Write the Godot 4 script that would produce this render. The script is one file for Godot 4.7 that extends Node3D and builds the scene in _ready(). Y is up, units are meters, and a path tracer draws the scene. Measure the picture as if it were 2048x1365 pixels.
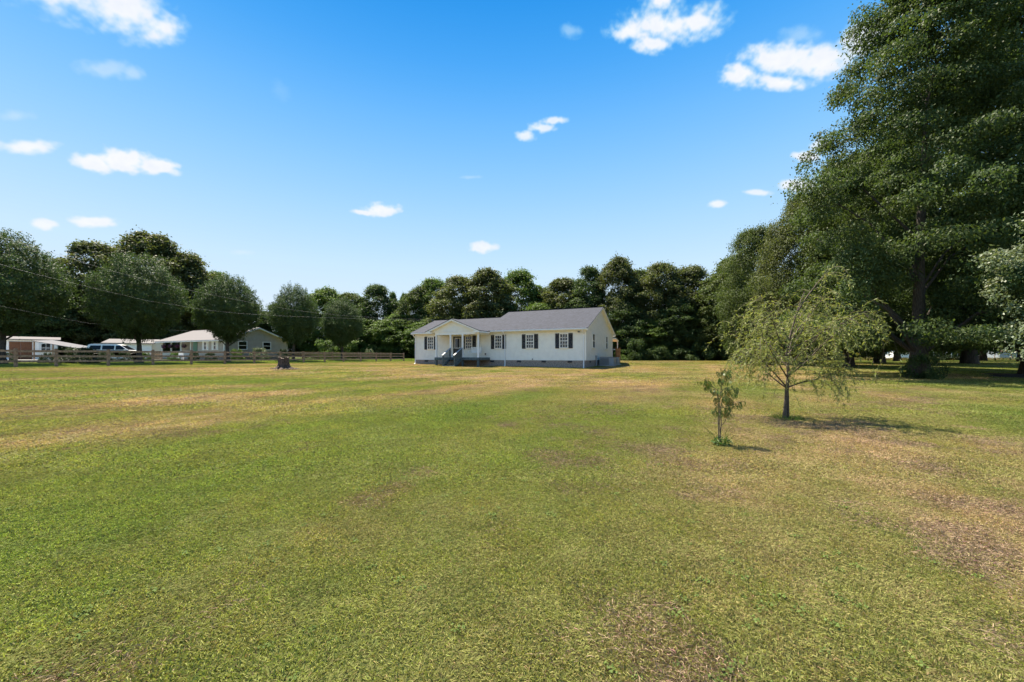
extends Node3D

# x right, y up, depth runs along -z. The eye stands 1.45 m above the lawn.
const EYE := 1.45
const FOCAL := 800.0      # focal length in units of 2048 to the frame's width
const SUN_DIR := Vector3(0.34, -1.0, 0.38)
const HOUSE_TURN := -25.19

var rng := RandomNumberGenerator.new()
var used := {}
var M := {}
var noise_a := FastNoiseLite.new()
var noise_b := FastNoiseLite.new()
var noise_c := FastNoiseLite.new()

# ------------------------------------------------------------------ mesh collecting
class Geo:
	var v := PackedVector3Array()
	var n := PackedVector3Array()
	var c := PackedColorArray()
	var i := PackedInt32Array()
	var tint := Color(1, 1, 1)
	func tri(a: Vector3, b: Vector3, d: Vector3) -> void:
		var nn := (d - a).cross(b - a).normalized()
		var s := v.size()
		v.append(a); v.append(b); v.append(d)
		for k in 3:
			n.append(nn); c.append(tint)
		i.append(s); i.append(s + 1); i.append(s + 2)
	func quad(a: Vector3, b: Vector3, d: Vector3, e: Vector3) -> void:
		var nn := (d - a).cross(b - a)
		if nn.length_squared() < 1e-14:
			nn = (e - a).cross(d - a)
		nn = nn.normalized()
		var s := v.size()
		v.append(a); v.append(b); v.append(d); v.append(e)
		for k in 4:
			n.append(nn); c.append(tint)
		i.append(s); i.append(s + 1); i.append(s + 2)
		i.append(s); i.append(s + 2); i.append(s + 3)
	func box(p: Vector3, size: Vector3, b := Basis()) -> void:
		var h := size * 0.5
		var k := []
		for sx in [-1, 1]:
			for sy in [-1, 1]:
				for sz in [-1, 1]:
					k.append(p + b * Vector3(h.x * sx, h.y * sy, h.z * sz))
		# 0 ---,1 --+,2 -+-,3 -++,4 +--,5 +-+,6 ++-,7 +++
		quad(k[1], k[3], k[7], k[5]); quad(k[4], k[6], k[2], k[0])
		quad(k[0], k[2], k[3], k[1]); quad(k[5], k[7], k[6], k[4])
		quad(k[3], k[2], k[6], k[7]); quad(k[0], k[1], k[5], k[4])
	func beam(a: Vector3, b: Vector3, w: float, h: float) -> void:
		var d := b - a
		var f := d.normalized()
		var up := Vector3.UP if absf(f.y) < 0.98 else Vector3.RIGHT
		var r := f.cross(up).normalized()
		var u := r.cross(f)
		box((a + b) * 0.5, Vector3(w, h, d.length()), Basis(r, u, -f))
	func slab(p: Array, down: Vector3) -> void:
		# a convex polygon with thickness
		for k in range(1, p.size() - 1):
			tri(p[0], p[k], p[k + 1])
			tri(p[0] + down, p[k + 1] + down, p[k] + down)
		for k in p.size():
			var q: Vector3 = p[(k + 1) % p.size()]
			quad(p[k], p[k] + down, q + down, q)
	func tube(p: Array, r: Array, sides: int, rough := 0.0, seed_ := 1) -> void:
		var s := v.size()
		var rg := RandomNumberGenerator.new()
		rg.seed = seed_
		var side := Vector3.RIGHT
		for k in p.size():
			var t: Vector3 = (p[mini(k + 1, p.size() - 1)] - p[maxi(k - 1, 0)]).normalized()
			var ref := Vector3.RIGHT if absf(t.x) < 0.8 else Vector3.FORWARD
			side = ref.cross(t).normalized() if k == 0 else (side - t * side.dot(t)).normalized()
			var up := t.cross(side)
			for j in sides:
				var a := TAU * j / sides
				var dir := side * cos(a) + up * sin(a)
				var rr: float = r[k] * (1.0 + rough * rg.randf_range(-1, 1))
				v.append(p[k] + dir * rr); n.append(dir); c.append(tint)
		for k in p.size() - 1:
			for j in sides:
				var a := s + k * sides + j
				var b := s + k * sides + (j + 1) % sides
				i.append(a); i.append(a + sides); i.append(b)
				i.append(b); i.append(a + sides); i.append(b + sides)
		for cap in [[0, -1.0], [p.size() - 1, 1.0]]:
			var ci := v.size()
			var e: int = cap[0]
			var t2: Vector3 = (p[mini(e + 1, p.size() - 1)] - p[maxi(e - 1, 0)]).normalized() * cap[1]
			v.append(p[e]); n.append(t2); c.append(tint)
			for j in sides:
				v.append(v[s + e * sides + j]); n.append(t2); c.append(tint)
			for j in sides:
				i.append(ci); i.append(ci + 1 + j); i.append(ci + 1 + (j + 1) % sides)
	func disc(p: Vector3, axis: Vector3, r: float, thick: float, sides: int) -> void:
		tube([p - axis * thick * 0.5, p + axis * thick * 0.5], [r, r], sides)
	func mesh() -> ArrayMesh:
		var a := []
		a.resize(Mesh.ARRAY_MAX)
		a[Mesh.ARRAY_VERTEX] = v
		a[Mesh.ARRAY_NORMAL] = n
		a[Mesh.ARRAY_COLOR] = c
		a[Mesh.ARRAY_INDEX] = i
		var m := ArrayMesh.new()
		m.add_surface_from_arrays(Mesh.PRIMITIVE_TRIANGLES, a)
		return m

# ------------------------------------------------------------------ naming
func numbered(called: String) -> String:
	var k: int = used.get(called, 0)
	used[called] = k + 1
	return called if k == 0 else "%s_%03d" % [called, k]

func tag(o: Node, label: String, category: String, group := "", kind := "") -> Node:
	if label: o.set_meta("label", label)
	if category: o.set_meta("category", category)
	if group: o.set_meta("group", group)
	if kind: o.set_meta("kind", kind)
	return o

func thing(called: String, label: String, category: String, at: Vector3, turn := 0.0, group := "") -> Node3D:
	var o := Node3D.new()
	o.name = numbered(called)
	add_child(o)
	o.position = at
	o.rotation_degrees.y = turn
	tag(o, label, category, group)
	return o

func part(called: String, m: Mesh, mat: Material, parent: Node, at := Vector3.ZERO) -> MeshInstance3D:
	var o := MeshInstance3D.new()
	o.name = called if parent != self else numbered(called)
	o.mesh = m
	o.material_override = mat
	parent.add_child(o, true)
	o.position = at
	return o

func boxed(called: String, p: Vector3, size: Vector3, mat: Material, parent: Node) -> MeshInstance3D:
	var g := Geo.new()
	g.box(Vector3.ZERO, size)
	return part(called, g.mesh(), mat, parent, p)

# ------------------------------------------------------------------ the lie of the land
func ss(a: float, b: float, x: float) -> float:
	return smoothstep(a, b, x)

func beyond_fence(x: float, d: float) -> float:
	return -(x + 45.4 - 0.5046 * d) / 1.12

func gy(x: float, d: float) -> float:
	var s1 := ss(12.0, 50.0, d)
	var s2 := ss(0.0, 20.0, -x)
	return 0.72 * (1.0 - (1.0 - s1) * (1.0 - s2)) + 0.25 * ss(0.0, 14.0, beyond_fence(x, d)) * ss(10.0, 20.0, d)

func spot(px: float, d: float, lift := 0.0) -> Vector3:
	var x := (px - 1024.0) / FOCAL * d
	return Vector3(x, gy(x, d) + lift, -d)

# 0 lush green .. 1 dry tan. Swaths follow the mower, parallel to the house's end wall.
func dryness(x: float, d: float) -> float:
	var a := x * 0.905 - d * 0.4256
	var b := x * 0.4256 + d * 0.905
	var t := 0.46 + 0.28 * noise_a.get_noise_2d(a * 1.0, b * 0.09) + 0.52 * noise_b.get_noise_2d(a * 0.45, b * 0.30) + 0.13 * noise_c.get_noise_2d(a * 2.2, b * 1.6)
	t += 0.26 * ss(9.0, 30.0, d) * (1.0 - ss(60.0, 80.0, d))
	t += 0.15 * sin(a * TAU / 2.7 + 0.5 * noise_b.get_noise_2d(b * 0.5, 3.0)) * ss(7.0, 14.0, d)
	var bf := beyond_fence(x, d)
	t -= 0.75 * ss(-2.2, -0.6, bf)
	t -= 0.42 * ss(7.0, 22.0, x - d * 0.30 - 2.0 * noise_b.get_noise_2d(x, d))
	return clampf(t, 0.0, 1.0)

func lawn_color(t: float, j: float) -> Color:
	# linear base colours: green blades, olive, dry straw
	var c: Color
	if t < 0.45:
		c = Color(0.132, 0.170, 0.042).lerp(Color(0.168, 0.170, 0.054), t / 0.45)
	else:
		c = Color(0.168, 0.170, 0.054).lerp(Color(0.275, 0.198, 0.115), (t - 0.45) / 0.55)
	return Color(c.r * j, c.g * j, c.b * j)

# ------------------------------------------------------------------ materials
func mat(col: Color, rough := 0.8, spec := 0.5) -> StandardMaterial3D:
	# col is a linear base colour
	var m := StandardMaterial3D.new()
	m.albedo_color = col.linear_to_srgb()
	m.roughness = rough
	m.metallic_specular = spec
	return m

func noise_tex(freq: float, ramp: Array, size := 256, type := FastNoiseLite.TYPE_SIMPLEX_SMOOTH, seed_ := 1, oct := 4) -> NoiseTexture2D:
	var f := FastNoiseLite.new()
	f.noise_type = type
	f.frequency = freq
	f.seed = seed_
	f.fractal_octaves = oct
	var t := NoiseTexture2D.new()
	t.width = size
	t.height = size
	t.seamless = true
	t.noise = f
	var g := Gradient.new()
	g.offsets = PackedFloat32Array([0.0, 0.5, 1.0])
	g.colors = PackedColorArray([ramp[0], ramp[1], ramp[2]])
	t.color_ramp = g
	return t

func textured(col: Color, rough: float, freq: float, spread: float, tile: float, seed_ := 1, tall := 1.0) -> StandardMaterial3D:
	var m := mat(col, rough)
	m.albedo_texture = noise_tex(freq, [Color(1 - spread, 1 - spread, 1 - spread), Color(1 - spread * 0.4, 1 - spread * 0.42, 1 - spread * 0.45), Color(1, 1, 1)], 256, FastNoiseLite.TYPE_SIMPLEX_SMOOTH, seed_)
	m.uv1_triplanar = true
	m.uv1_scale = Vector3(tile, tile * tall, tile)
	return m

func leaf_mat(col: Color, rough := 0.55, back := 0.8) -> StandardMaterial3D:
	var m := mat(col, rough, 0.27)
	m.vertex_color_use_as_albedo = true
	m.cull_mode = BaseMaterial3D.CULL_DISABLED
	m.backlight_enabled = true
	m.backlight = Color(back * 0.95, back, back * 0.45).linear_to_srgb()
	return m

func shingle_mat() -> StandardMaterial3D:
	var im := Image.create(256, 256, false, Image.FORMAT_RGB8)
	var rg := RandomNumberGenerator.new()
	rg.seed = 7
	for row in 16:
		var x := rg.randi_range(-12, 0)
		while x < 256:
			var w := rg.randi_range(9, 22)
			var t := rg.randf_range(0.72, 1.0)
			im.fill_rect(Rect2i(maxi(x, 0), row * 16, mini(w, 256 - maxi(x, 0)), 16), Color(t * 0.94, t * 0.95, t))
			x += w
	for k in 9000:
		var p := Vector2i(rg.randi_range(0, 255), rg.randi_range(0, 255))
		var q := im.get_pixelv(p)
		var f := rg.randf_range(0.75, 1.25)
		im.set_pixelv(p, Color(q.r * f, q.g * f, q.b * f))
	var m := mat(Color(0.039, 0.043, 0.055), 0.95)
	m.albedo_texture = ImageTexture.create_from_image(im)
	m.uv1_triplanar = true
	m.uv1_scale = Vector3(0.42, 0.42, 0.42)
	return m

func materials() -> void:
	M.siding = textured(Color(0.90, 0.87, 0.77), 0.55, 0.02, 0.06, 0.3, 3)
	M.trim = mat(Color(0.87, 0.84, 0.75), 0.5)
	M.white = mat(Color(0.82, 0.82, 0.80), 0.5)
	M.soffit = M.trim
	M.shutter = mat(Color(0.020, 0.021, 0.026), 0.55)
	M.pane = mat(Color(0.012, 0.014, 0.014), 0.04, 0.6)
	M.door = mat(Color(0.022, 0.026, 0.026), 0.5)
	M.shingle = shingle_mat()
	M.block = textured(Color(0.52, 0.435, 0.37), 0.95, 0.06, 0.55, 0.55, 5, 1.6)
	M.deck = textured(Color(0.115, 0.155, 0.160), 0.7, 0.03, 0.3, 0.5, 8)
	M.vent = mat(Color(0.03, 0.034, 0.04), 0.6)
	M.fence = textured(Color(0.46, 0.31, 0.205), 0.9, 0.03, 0.5, 0.9, 9, 0.4)
	M.fence_new = textured(Color(0.42, 0.26, 0.15), 0.9, 0.03, 0.4, 0.9, 10, 0.4)
	M.cedar = textured(Color(0.42, 0.18, 0.065), 0.8, 0.03, 0.35, 0.9, 11, 0.3)
	M.brown_door = textured(Color(0.20, 0.085, 0.038), 0.8, 0.03, 0.3, 0.9, 21, 0.3)
	M.bark = textured(Color(0.115, 0.095, 0.078), 0.95, 0.05, 0.6, 0.9, 12, 0.25)
	M.bark_light = textured(Color(0.16, 0.125, 0.095), 0.95, 0.05, 0.5, 4.0, 13, 0.3)
	M.stump = textured(Color(0.17, 0.115, 0.085), 0.95, 0.04, 0.7, 1.6, 14, 0.35)
	M.stump_top = textured(Color(0.34, 0.27, 0.20), 0.9, 0.05, 0.4, 3.0, 15)
	M.metal = mat(Color(0.28, 0.31, 0.33), 0.45)
	M.metal_dark = mat(Color(0.10, 0.11, 0.12), 0.5)
	M.beige = mat(Color(0.48, 0.45, 0.38), 0.6)
	M.tan = textured(Color(0.40, 0.365, 0.315), 0.7, 0.02, 0.08, 0.3, 16)
	M.tin = mat(Color(0.165, 0.155, 0.152), 0.85, 0.25)
	M.sheet = mat(Color(0.15, 0.15, 0.155), 0.9, 0.2)
	M.green_door = mat(Color(0.07, 0.16, 0.10), 0.5)
	M.car_paint = mat(Color(0.85, 0.83, 0.78), 0.4)
	M.car_paint.clearcoat_enabled = true
	M.car_paint.clearcoat = 0.35
	M.car_paint.clearcoat_roughness = 0.06
	M.car_glass = mat(Color(0.008, 0.010, 0.014), 0.05, 0.35)
	M.tyre = mat(Color(0.015, 0.015, 0.016), 0.9)
	M.alloy = mat(Color(0.55, 0.55, 0.56), 0.35)
	M.alloy.metallic = 0.8
	M.red_lens = mat(Color(0.30, 0.012, 0.010), 0.2)
	M.clear_lens = mat(Color(0.62, 0.64, 0.66), 0.1)
	M.wire = mat(Color(0.10, 0.10, 0.10), 0.6)
	M.wire_light = mat(Color(0.14, 0.14, 0.14), 0.6)
	M.concrete = textured(Color(0.52, 0.49, 0.45), 0.95, 0.02, 0.2, 0.2, 17)
	M.mulch = textured(Color(0.062, 0.045, 0.034), 1.0, 0.12, 0.6, 1.2, 18)
	M.rust = textured(Color(0.28, 0.115, 0.085), 0.9, 0.03, 0.3, 0.5, 19)
	M.flower = leaf_mat(Color(0.16, 0.04, 0.13), 0.6, 0.2)
	M.oak = leaf_mat(Color(0.088, 0.120, 0.040))
	M.oak_brown = leaf_mat(Color(0.102, 0.122, 0.047))
	M.oak_dark = leaf_mat(Color(0.068, 0.108, 0.038))
	M.fresh = leaf_mat(Color(0.105, 0.165, 0.042), 0.55)
	M.pear = leaf_mat(Color(0.068, 0.108, 0.042), 0.55, 0.7)
	M.giant = leaf_mat(Color(0.076, 0.112, 0.040), 0.55, 0.8)
	M.pale = leaf_mat(Color(0.150, 0.185, 0.110), 0.42, 0.6)
	M.willow = leaf_mat(Color(0.245, 0.275, 0.10), 0.5, 0.9)
	M.box_shrub = leaf_mat(Color(0.035, 0.060, 0.024), 0.5, 0.5)
	M.sapling_leaf = leaf_mat(Color(0.075, 0.120, 0.030), 0.42, 0.5)
	M.sapling_old = leaf_mat(Color(0.21, 0.165, 0.05), 0.5, 0.5)
	M.blade = leaf_mat(Color(1, 1, 1), 0.65, 0.8)
	M.weed = leaf_mat(Color(0.09, 0.16, 0.04), 0.5, 0.8)
	M.straw = leaf_mat(Color(1, 1, 1), 0.75, 0.4)

# ------------------------------------------------------------------ sky
func sky_color(el: float) -> Color:
	# clear air by height in degrees, as sRGB
	var stops := [[-90.0, Color(0.82, 0.87, 0.91)], [0.0, Color(0.835, 0.885, 0.935)], [6.0, Color(0.81, 0.875, 0.94)], [12.0, Color(0.745, 0.855, 0.95)], [18.0, Color(0.64, 0.805, 0.95)], [24.0, Color(0.53, 0.75, 0.945)], [30.0, Color(0.415, 0.69, 0.935)], [36.0, Color(0.285, 0.62, 0.91)], [43.0, Color(0.16, 0.545, 0.865)], [60.0, Color(0.11, 0.46, 0.81)], [90.0, Color(0.09, 0.41, 0.76)]]
	for k in range(1, stops.size()):
		if el <= stops[k][0]:
			var f: float = (el - stops[k - 1][0]) / (stops[k][0] - stops[k - 1][0])
			return (stops[k - 1][1] as Color).lerp(stops[k][1], f)
	return stops[-1][1]

func paint_cloud(im: Image, az: float, el: float, lobes: Array, soft: float, dens: float, f: FastNoiseLite, tilt := 0.0) -> void:
	# lobes: [east, up, half width, half height] in degrees about the cloud's middle
	var w := im.get_width()
	var h := im.get_height()
	var deg := w / 360.0
	var lo := Vector2(1e9, 1e9)
	var hi := Vector2(-1e9, -1e9)
	for l in lobes:
		lo = lo.min(Vector2(l[0] - l[2] * 1.7, l[1] - l[3] * 1.9))
		hi = hi.max(Vector2(l[0] + l[2] * 1.7, l[1] + l[3] * 1.9))
	var squeeze := cos(deg_to_rad(el))
	var reach := maxf(maxf(absf(lo.x), absf(hi.x)) * absf(sin(tilt)), 0.0)
	lo.y -= reach
	hi.y += reach
	for yy in range(int((90.0 - el - hi.y) * deg), int((90.0 - el - lo.y) * deg) + 1):
		if yy < 0 or yy >= h:
			continue
		var e1 := 90.0 - yy / deg - el
		for xx in range(int(lo.x / squeeze * deg), int(hi.x / squeeze * deg) + 1):
			var a1 := xx / deg * squeeze
			var a := a1 * cos(tilt) + e1 * sin(tilt)
			var e := e1 * cos(tilt) - a1 * sin(tilt)
			var nn := 0.55 * f.get_noise_3d(a * 4.0 + az * 3.0, e * 6.0, el) + 0.75 * f.get_noise_3d(a * 13.0 + az * 3.0, e * 17.0, el + 50.0)
			var wx := a + 0.5 * f.get_noise_3d(a * 2.5, e * 2.5, az + 40.0)
			var wy := e + 0.4 * f.get_noise_3d(a * 2.5, e * 2.5, az + 90.0)
			var s := 0.0
			for l in lobes:
				var q := Vector2((wx - l[0]) / l[2], (wy - l[1]) / l[3]).length()
				s = maxf(s, 1.33 - q)
			var t := smoothstep(0.0, soft * 1.25 + 0.18, s + nn * 0.70 - 0.06) * dens * smoothstep(0.0, 0.2, s)
			if t <= 0.003:
				continue
			var px := posmod(int(az * deg) + xx, w)
			var c := im.get_pixel(px, yy)
			var body := Color(0.92, 0.925, 0.94).lerp(Color(0.87, 0.89, 0.925), clampf(0.4 + nn * 0.9, 0.0, 1.0))
			im.set_pixel(px, yy, c.lerp(body, clampf(t, 0.0, 1.0)))

func view_angles(px: float, py: float) -> Vector2:
	var dx := px - 1024.0
	return Vector2(rad_to_deg(atan(dx / FOCAL)), rad_to_deg(atan((713.0 - py) / sqrt(FOCAL * FOCAL + dx * dx))))

func sky_image() -> Image:
	var w := 4096
	var im := Image.create(w, w / 2, false, Image.FORMAT_RGB8)
	for y in w / 2:
		im.fill_rect(Rect2i(0, y, w, 1), sky_color(90.0 - (y + 0.5) * 360.0 / w))
	var f := FastNoiseLite.new()
	f.seed = 21
	f.frequency = 0.055
	f.fractal_octaves = 5
	var list := [
		[172, 12, [[-0.6, 1.8, 4.4, 2.6], [2.6, -0.2, 3.4, 2.1], [4.2, -1.4, 2.3, 1.3], [-2.4, 3.4, 3.4, 2.6], [0.5, 5.0, 5.0, 2.6]], 0.8, 1.0],
		[212, 135, [[0.0, 0.0, 2.0, 0.75], [1.8, -0.3, 0.8, 0.6]], 0.8, 0.45],
		[57, 292, [[0.0, 0.0, 1.9, 0.62]], 0.5, 0.95],
		[245, 322, [[0.0, 0.25, 2.5, 1.15], [-2.0, -0.1, 1.5, 0.95], [2.6, -0.35, 1.7, 0.7]], 0.42, 1.0],
		[347, 340, [[0.0, 0.0, 0.6, 0.4]], 0.6, 0.7],
		[188, 441, [[0.0, 0.0, 1.75, 0.55]], 0.4, 0.95],
		[92, 447, [[0.0, 0.0, 0.85, 0.5]], 0.4, 0.9],
		[760, 418, [[0.0, 0.0, 2.4, 0.85], [-1.8, -0.3, 1.6, 0.35]], 0.5, 0.95],
		[962, 496, [[0.0, 0.0, 2.0, 0.75]], 0.5, 0.9],
		[1080, 256, [[-1.8, -0.8, 1.5, 0.65], [0.0, 0.1, 1.9, 0.6], [1.8, 0.8, 1.6, 0.4]], 0.6, 0.9],
		[1330, 52, [[0.0, 0.2, 4.8, 1.7], [3.0, 0.3, 3.2, 1.4], [-3.6, -0.5, 2.6, 1.1], [-1.2, -1.5, 2.2, 0.9], [-1.0, 2.2, 2.4, 1.0]], 0.7, 1.0],
		[1145, 60, [[0.0, 0.0, 1.4, 0.7]], 0.9, 0.45],
		[1560, 130, [[0.0, 0.5, 4.2, 1.5], [-3.2, -0.9, 2.2, 1.2], [3.4, 0.3, 2.6, 1.5], [1.0, -1.3, 2.6, 0.7]], 0.6, 1.0],
		[1602, 70, [[0.0, 0.0, 1.7, 0.8]], 0.9, 0.4],
		[1725, 80, [[0.0, 0.0, 1.9, 1.5]], 0.6, 0.95],
		[1612, 312, [[0.0, 0.0, 1.1, 0.55]], 0.4, 0.95],
		[1600, 370, [[0.0, 0.0, 1.7, 0.7]], 0.45, 0.95],
		[1432, 406, [[0.0, 0.0, 1.1, 0.45]], 0.5, 0.9],
		[1518, 382, [[0.0, 0.0, 1.4, 0.32]], 0.5, 0.85],
		[1640, 290, [[0.0, 0.0, 0.8, 0.7]], 0.5, 0.8],
		[940, 355, [[0.0, 0.0, 1.5, 0.22]], 0.8, 0.28],
		[560, 185, [[0.0, 0.0, 1.0, 1.2]], 1.0, 0.12],
		[478, 505, [[0.0, 0.0, 1.3, 0.4]], 0.9, 0.25],
		[35, 228, [[0.0, 0.0, 1.2, 0.5]], 0.9, 0.35],
	]
	for k in list:
		var a := view_angles(k[0], k[1])
		var b := view_angles(k[0] + 8.0, k[1])
		paint_cloud(im, a.x, a.y, k[2], k[3], k[4], f, atan2(b.y - a.y, (b.x - a.x) * cos(deg_to_rad(a.y))))
	# the same fair-weather clouds go on round the rest of the sky
	var rg := RandomNumberGenerator.new()
	rg.seed = 5
	for k in 46:
		var az := rg.randf_range(56.0, 304.0)
		var el := rg.randf_range(7.0, 46.0)
		var s := rg.randf_range(0.6, 1.5) * (0.45 + el / 45.0)
		paint_cloud(im, az, el, [[0.0, 0.0, 2.6 * s, 0.9 * s], [rg.randf_range(-2, 2) * s, -0.3 * s, 1.8 * s, 0.7 * s]], 0.55, rg.randf_range(0.5, 1.0), f)
	return im

# ------------------------------------------------------------------ leaves and trees
func leaf(g: Geo, p: Vector3, nn: Vector3, size: float, wide: float, rg: RandomNumberGenerator, col: Color) -> void:
	var t := nn.cross(Vector3(rg.randf_range(-1, 1), rg.randf_range(-1, 1), rg.randf_range(-1, 1)))
	if t.length_squared() < 1e-4:
		t = nn.cross(Vector3(0.3, 0.9, 0.1))
	t = t.normalized()
	var b := nn.cross(t) * (size * wide * 0.5)
	t *= size * 0.5
	var s := g.v.size()
	g.v.append(p - t); g.v.append(p + b + t * 0.1); g.v.append(p + t); g.v.append(p - b + t * 0.1)
	for k in 4:
		g.n.append(nn); g.c.append(col)
	g.i.append(s); g.i.append(s + 1); g.i.append(s + 2)
	g.i.append(s); g.i.append(s + 2); g.i.append(s + 3)

# shape: 0 loose forest crown, 1 egg-shaped pear, 2 broad giant, 3 shrub
func make_crown(seed_: int, h: float, r: float, base: float, blobs: int, leaves: int, size: float, shape: int) -> Array:
	var rg := RandomNumberGenerator.new()
	rg.seed = seed_
	var g := Geo.new()
	g.tint = Color(1, 1, 1)
	var centers := []
	var lump := FastNoiseLite.new()
	lump.seed = seed_
	lump.frequency = 0.9
	for k in blobs:
		var t := rg.randf()
		var a := rg.randf() * TAU
		var prof: float
		var rr: float
		var br: float
		if shape == 1:
			t = clampf(rg.randf_range(-0.02, 1.0), 0.0, 1.0)
			prof = sqrt(maxf(0.0, 1.0 - pow((t - 0.46) / 0.56, 2.0)))
			rr = sqrt(rg.randf_range(0.35, 0.93))
			br = r * rg.randf_range(0.15, 0.23)
		elif shape == 2:
			t = pow(rg.randf(), 1.2)
			prof = sin(PI * clampf(t * 0.62 + 0.36, 0.0, 0.99)) * (1.0 + 0.55 * lump.get_noise_2d(cos(a) * 2.4 + t * 6.0, sin(a) * 2.4))
			rr = sqrt(rg.randf_range(0.06, 1.0))
			br = r * rg.randf_range(0.12, 0.21)
		elif shape == 3:
			prof = sqrt(maxf(0.0, 1.0 - pow((t - 0.35) / 0.66, 2.0)))
			rr = sqrt(rg.randf_range(0.2, 1.0))
			br = r * rg.randf_range(0.2, 0.34)
		else:
			prof = pow(sin(PI * clampf(t * 0.82 + 0.16, 0.0, 1.0)), 0.7) * (1.0 + 0.34 * lump.get_noise_2d(cos(a) * 1.6 + t * 4.0, sin(a) * 1.6))
			rr = sqrt(rg.randf_range(0.25, 1.0))
			br = r * rg.randf_range(0.10, 0.24)
		var y := base + (h - base) * t
		var p := Vector3(cos(a) * r * prof * rr, y, sin(a) * r * prof * rr)
		p.y = clampf(p.y, base + br * 0.5, h - br * 0.6)
		centers.append([p, br, rg.randf_range(0.82, 1.18), rg.randf_range(-0.08, 0.08), Vector3(rg.randf_range(0.65, 1.5), rg.randf_range(0.55, 1.1), rg.randf_range(0.65, 1.5))])
	var total := 0.0
	for c in centers:
		total += c[1] * c[1]
	var axis := h * 0.45
	if shape == 1:
		# a dense clipped-looking egg of leaves with shallow lumps
		var mid := base + (h - base) * 0.46
		for k in leaves:
			var dir := Vector3(rg.randfn(), rg.randfn(), rg.randfn()).normalized()
			var tall := (h - mid) if dir.y > 0.0 else (mid - base)
			var lum := 0.96 + 0.32 * lump.get_noise_3dv(dir * 2.6) + 0.26 * lump.get_noise_3dv(dir * 7.0 + Vector3(9, 0, 0))
			if rg.randf() < 0.05:
				lum += rg.randf() * 0.07
			var deep := minf(0.6, -log(maxf(rg.randf(), 0.001)) * 0.10)
			var rw := r * (1.0 - 0.42 * dir.y * dir.y) if dir.y < 0.0 else r * (1.0 - 0.10 * dir.y)
			var p := Vector3(0, mid, 0) + Vector3(dir.x * rw, dir.y * tall, dir.z * rw) * (lum - deep)
			var nn := (dir * 0.6 + Vector3(rg.randfn() * 0.6, rg.randfn() * 0.6 + 0.45, rg.randfn() * 0.6)).normalized()
			var j := rg.randf_range(0.7, 1.35)
			leaf(g, p, nn, size * rg.randf_range(0.65, 1.3), 0.62, rg, Color(j * rg.randf_range(0.95, 1.12), j, j))
	for c in centers:
		if shape == 1:
			break
		var count := int(leaves * c[1] * c[1] / total)
		var outward: Vector3 = (c[0] - Vector3(0, axis, 0)).normalized()
		for k in count:
			var dir := Vector3(rg.randfn(), rg.randfn(), rg.randfn()).normalized()
			dir = (dir + outward * 0.45 + Vector3(0, 0.28, 0)).normalized()
			var q := pow(rg.randf(), 0.40)
			if rg.randf() < (0.12 if shape == 2 else 0.28):
				q *= rg.randf_range(1.0, 1.75)
			var p: Vector3 = c[0] + Vector3(dir.x, dir.y * (0.5 if shape == 2 else 1.0), dir.z) * (c[4] as Vector3) * (c[1] * (0.25 + 0.82 * q))
			if p.y < 0.05:
				continue
			var nn := (dir * 0.55 + Vector3(rg.randfn() * 0.6, rg.randfn() * 0.6 + 0.55, rg.randfn() * 0.6)).normalized()
			var j: float = c[2] * rg.randf_range(0.8, 1.22)
			leaf(g, p, nn, size * rg.randf_range(0.65, 1.3), 0.62, rg, Color(j * (1.0 + c[3] + rg.randf_range(-0.08, 0.14)), j, j * (1.0 - c[3])))
	# trunk and limbs
	var w := Geo.new()
	if shape != 3:
		var tr := h * (0.021 if shape == 0 else 0.030 if shape == 1 else 0.019)
		var topy := h * (0.68 if shape != 1 else 0.50)
		var pts := []
		var rad := []
		for k in 9:
			var t := k / 8.0
			pts.append(Vector3(0.05 * h * 0.3 * sin(t * 3.0 + seed_), topy * t - 0.15, 0.04 * h * 0.3 * cos(t * 2.3 + seed_) - 0.04 * h * 0.3 * cos(float(seed_))))
			rad.append(tr * (1.0 - 0.86 * t) * (1.0 + 0.75 * exp(-t * 22.0)))
		w.tube(pts, rad, 12, 0.06, seed_)
		var limbs := 26 if shape == 2 else 14
		for k in limbs:
			var c: Array = centers[rg.randi_range(0, centers.size() - 1)]
			var e: Vector3 = c[0]
			var y0 := clampf(e.y - Vector2(e.x, e.z).length() * rg.randf_range(0.5, 0.95), base * 0.7 + 0.3, topy * 0.9)
			var ti := y0 / topy
			var s0: Vector3 = (pts[clampi(int(ti * 8.0), 0, 7)] as Vector3).lerp(pts[clampi(int(ti * 8.0) + 1, 0, 8)], fposmod(ti * 8.0, 1.0))
			var r0 := tr * (1.0 - 0.86 * ti) * (0.30 if shape == 2 else 0.42)
			var mid := s0.lerp(e, 0.5) + Vector3(0, (e - s0).length() * 0.10, 0)
			w.tube([s0, s0.lerp(mid, 0.55), mid, mid.lerp(e, 0.6), e], [r0, r0 * 0.85, r0 * 0.62, r0 * 0.4, r0 * 0.16], 6, 0.08, k)
	return [w.mesh() if shape != 3 else null, g.mesh(), h, r]

func plant_tree(proto: Array, called: String, label: String, px: float, d: float, top: float, half: float, leafm: Material, group := "", turn := 0.0, category := "tree") -> Node3D:
	var at := spot(px, d)
	var h := (713.0 - top) / FOCAL * d + EYE - at.y
	var r := half / FOCAL * d
	var t := thing(called, label, category, at - Vector3(0, 0.05, 0), turn, group)
	var s := Vector3(r / proto[3], h / proto[2], r / proto[3])
	if proto[0] != null:
		part("trunk", proto[0], M.bark, t).scale = s
	part("crown", proto[1], leafm, t).scale = s
	return t

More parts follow.
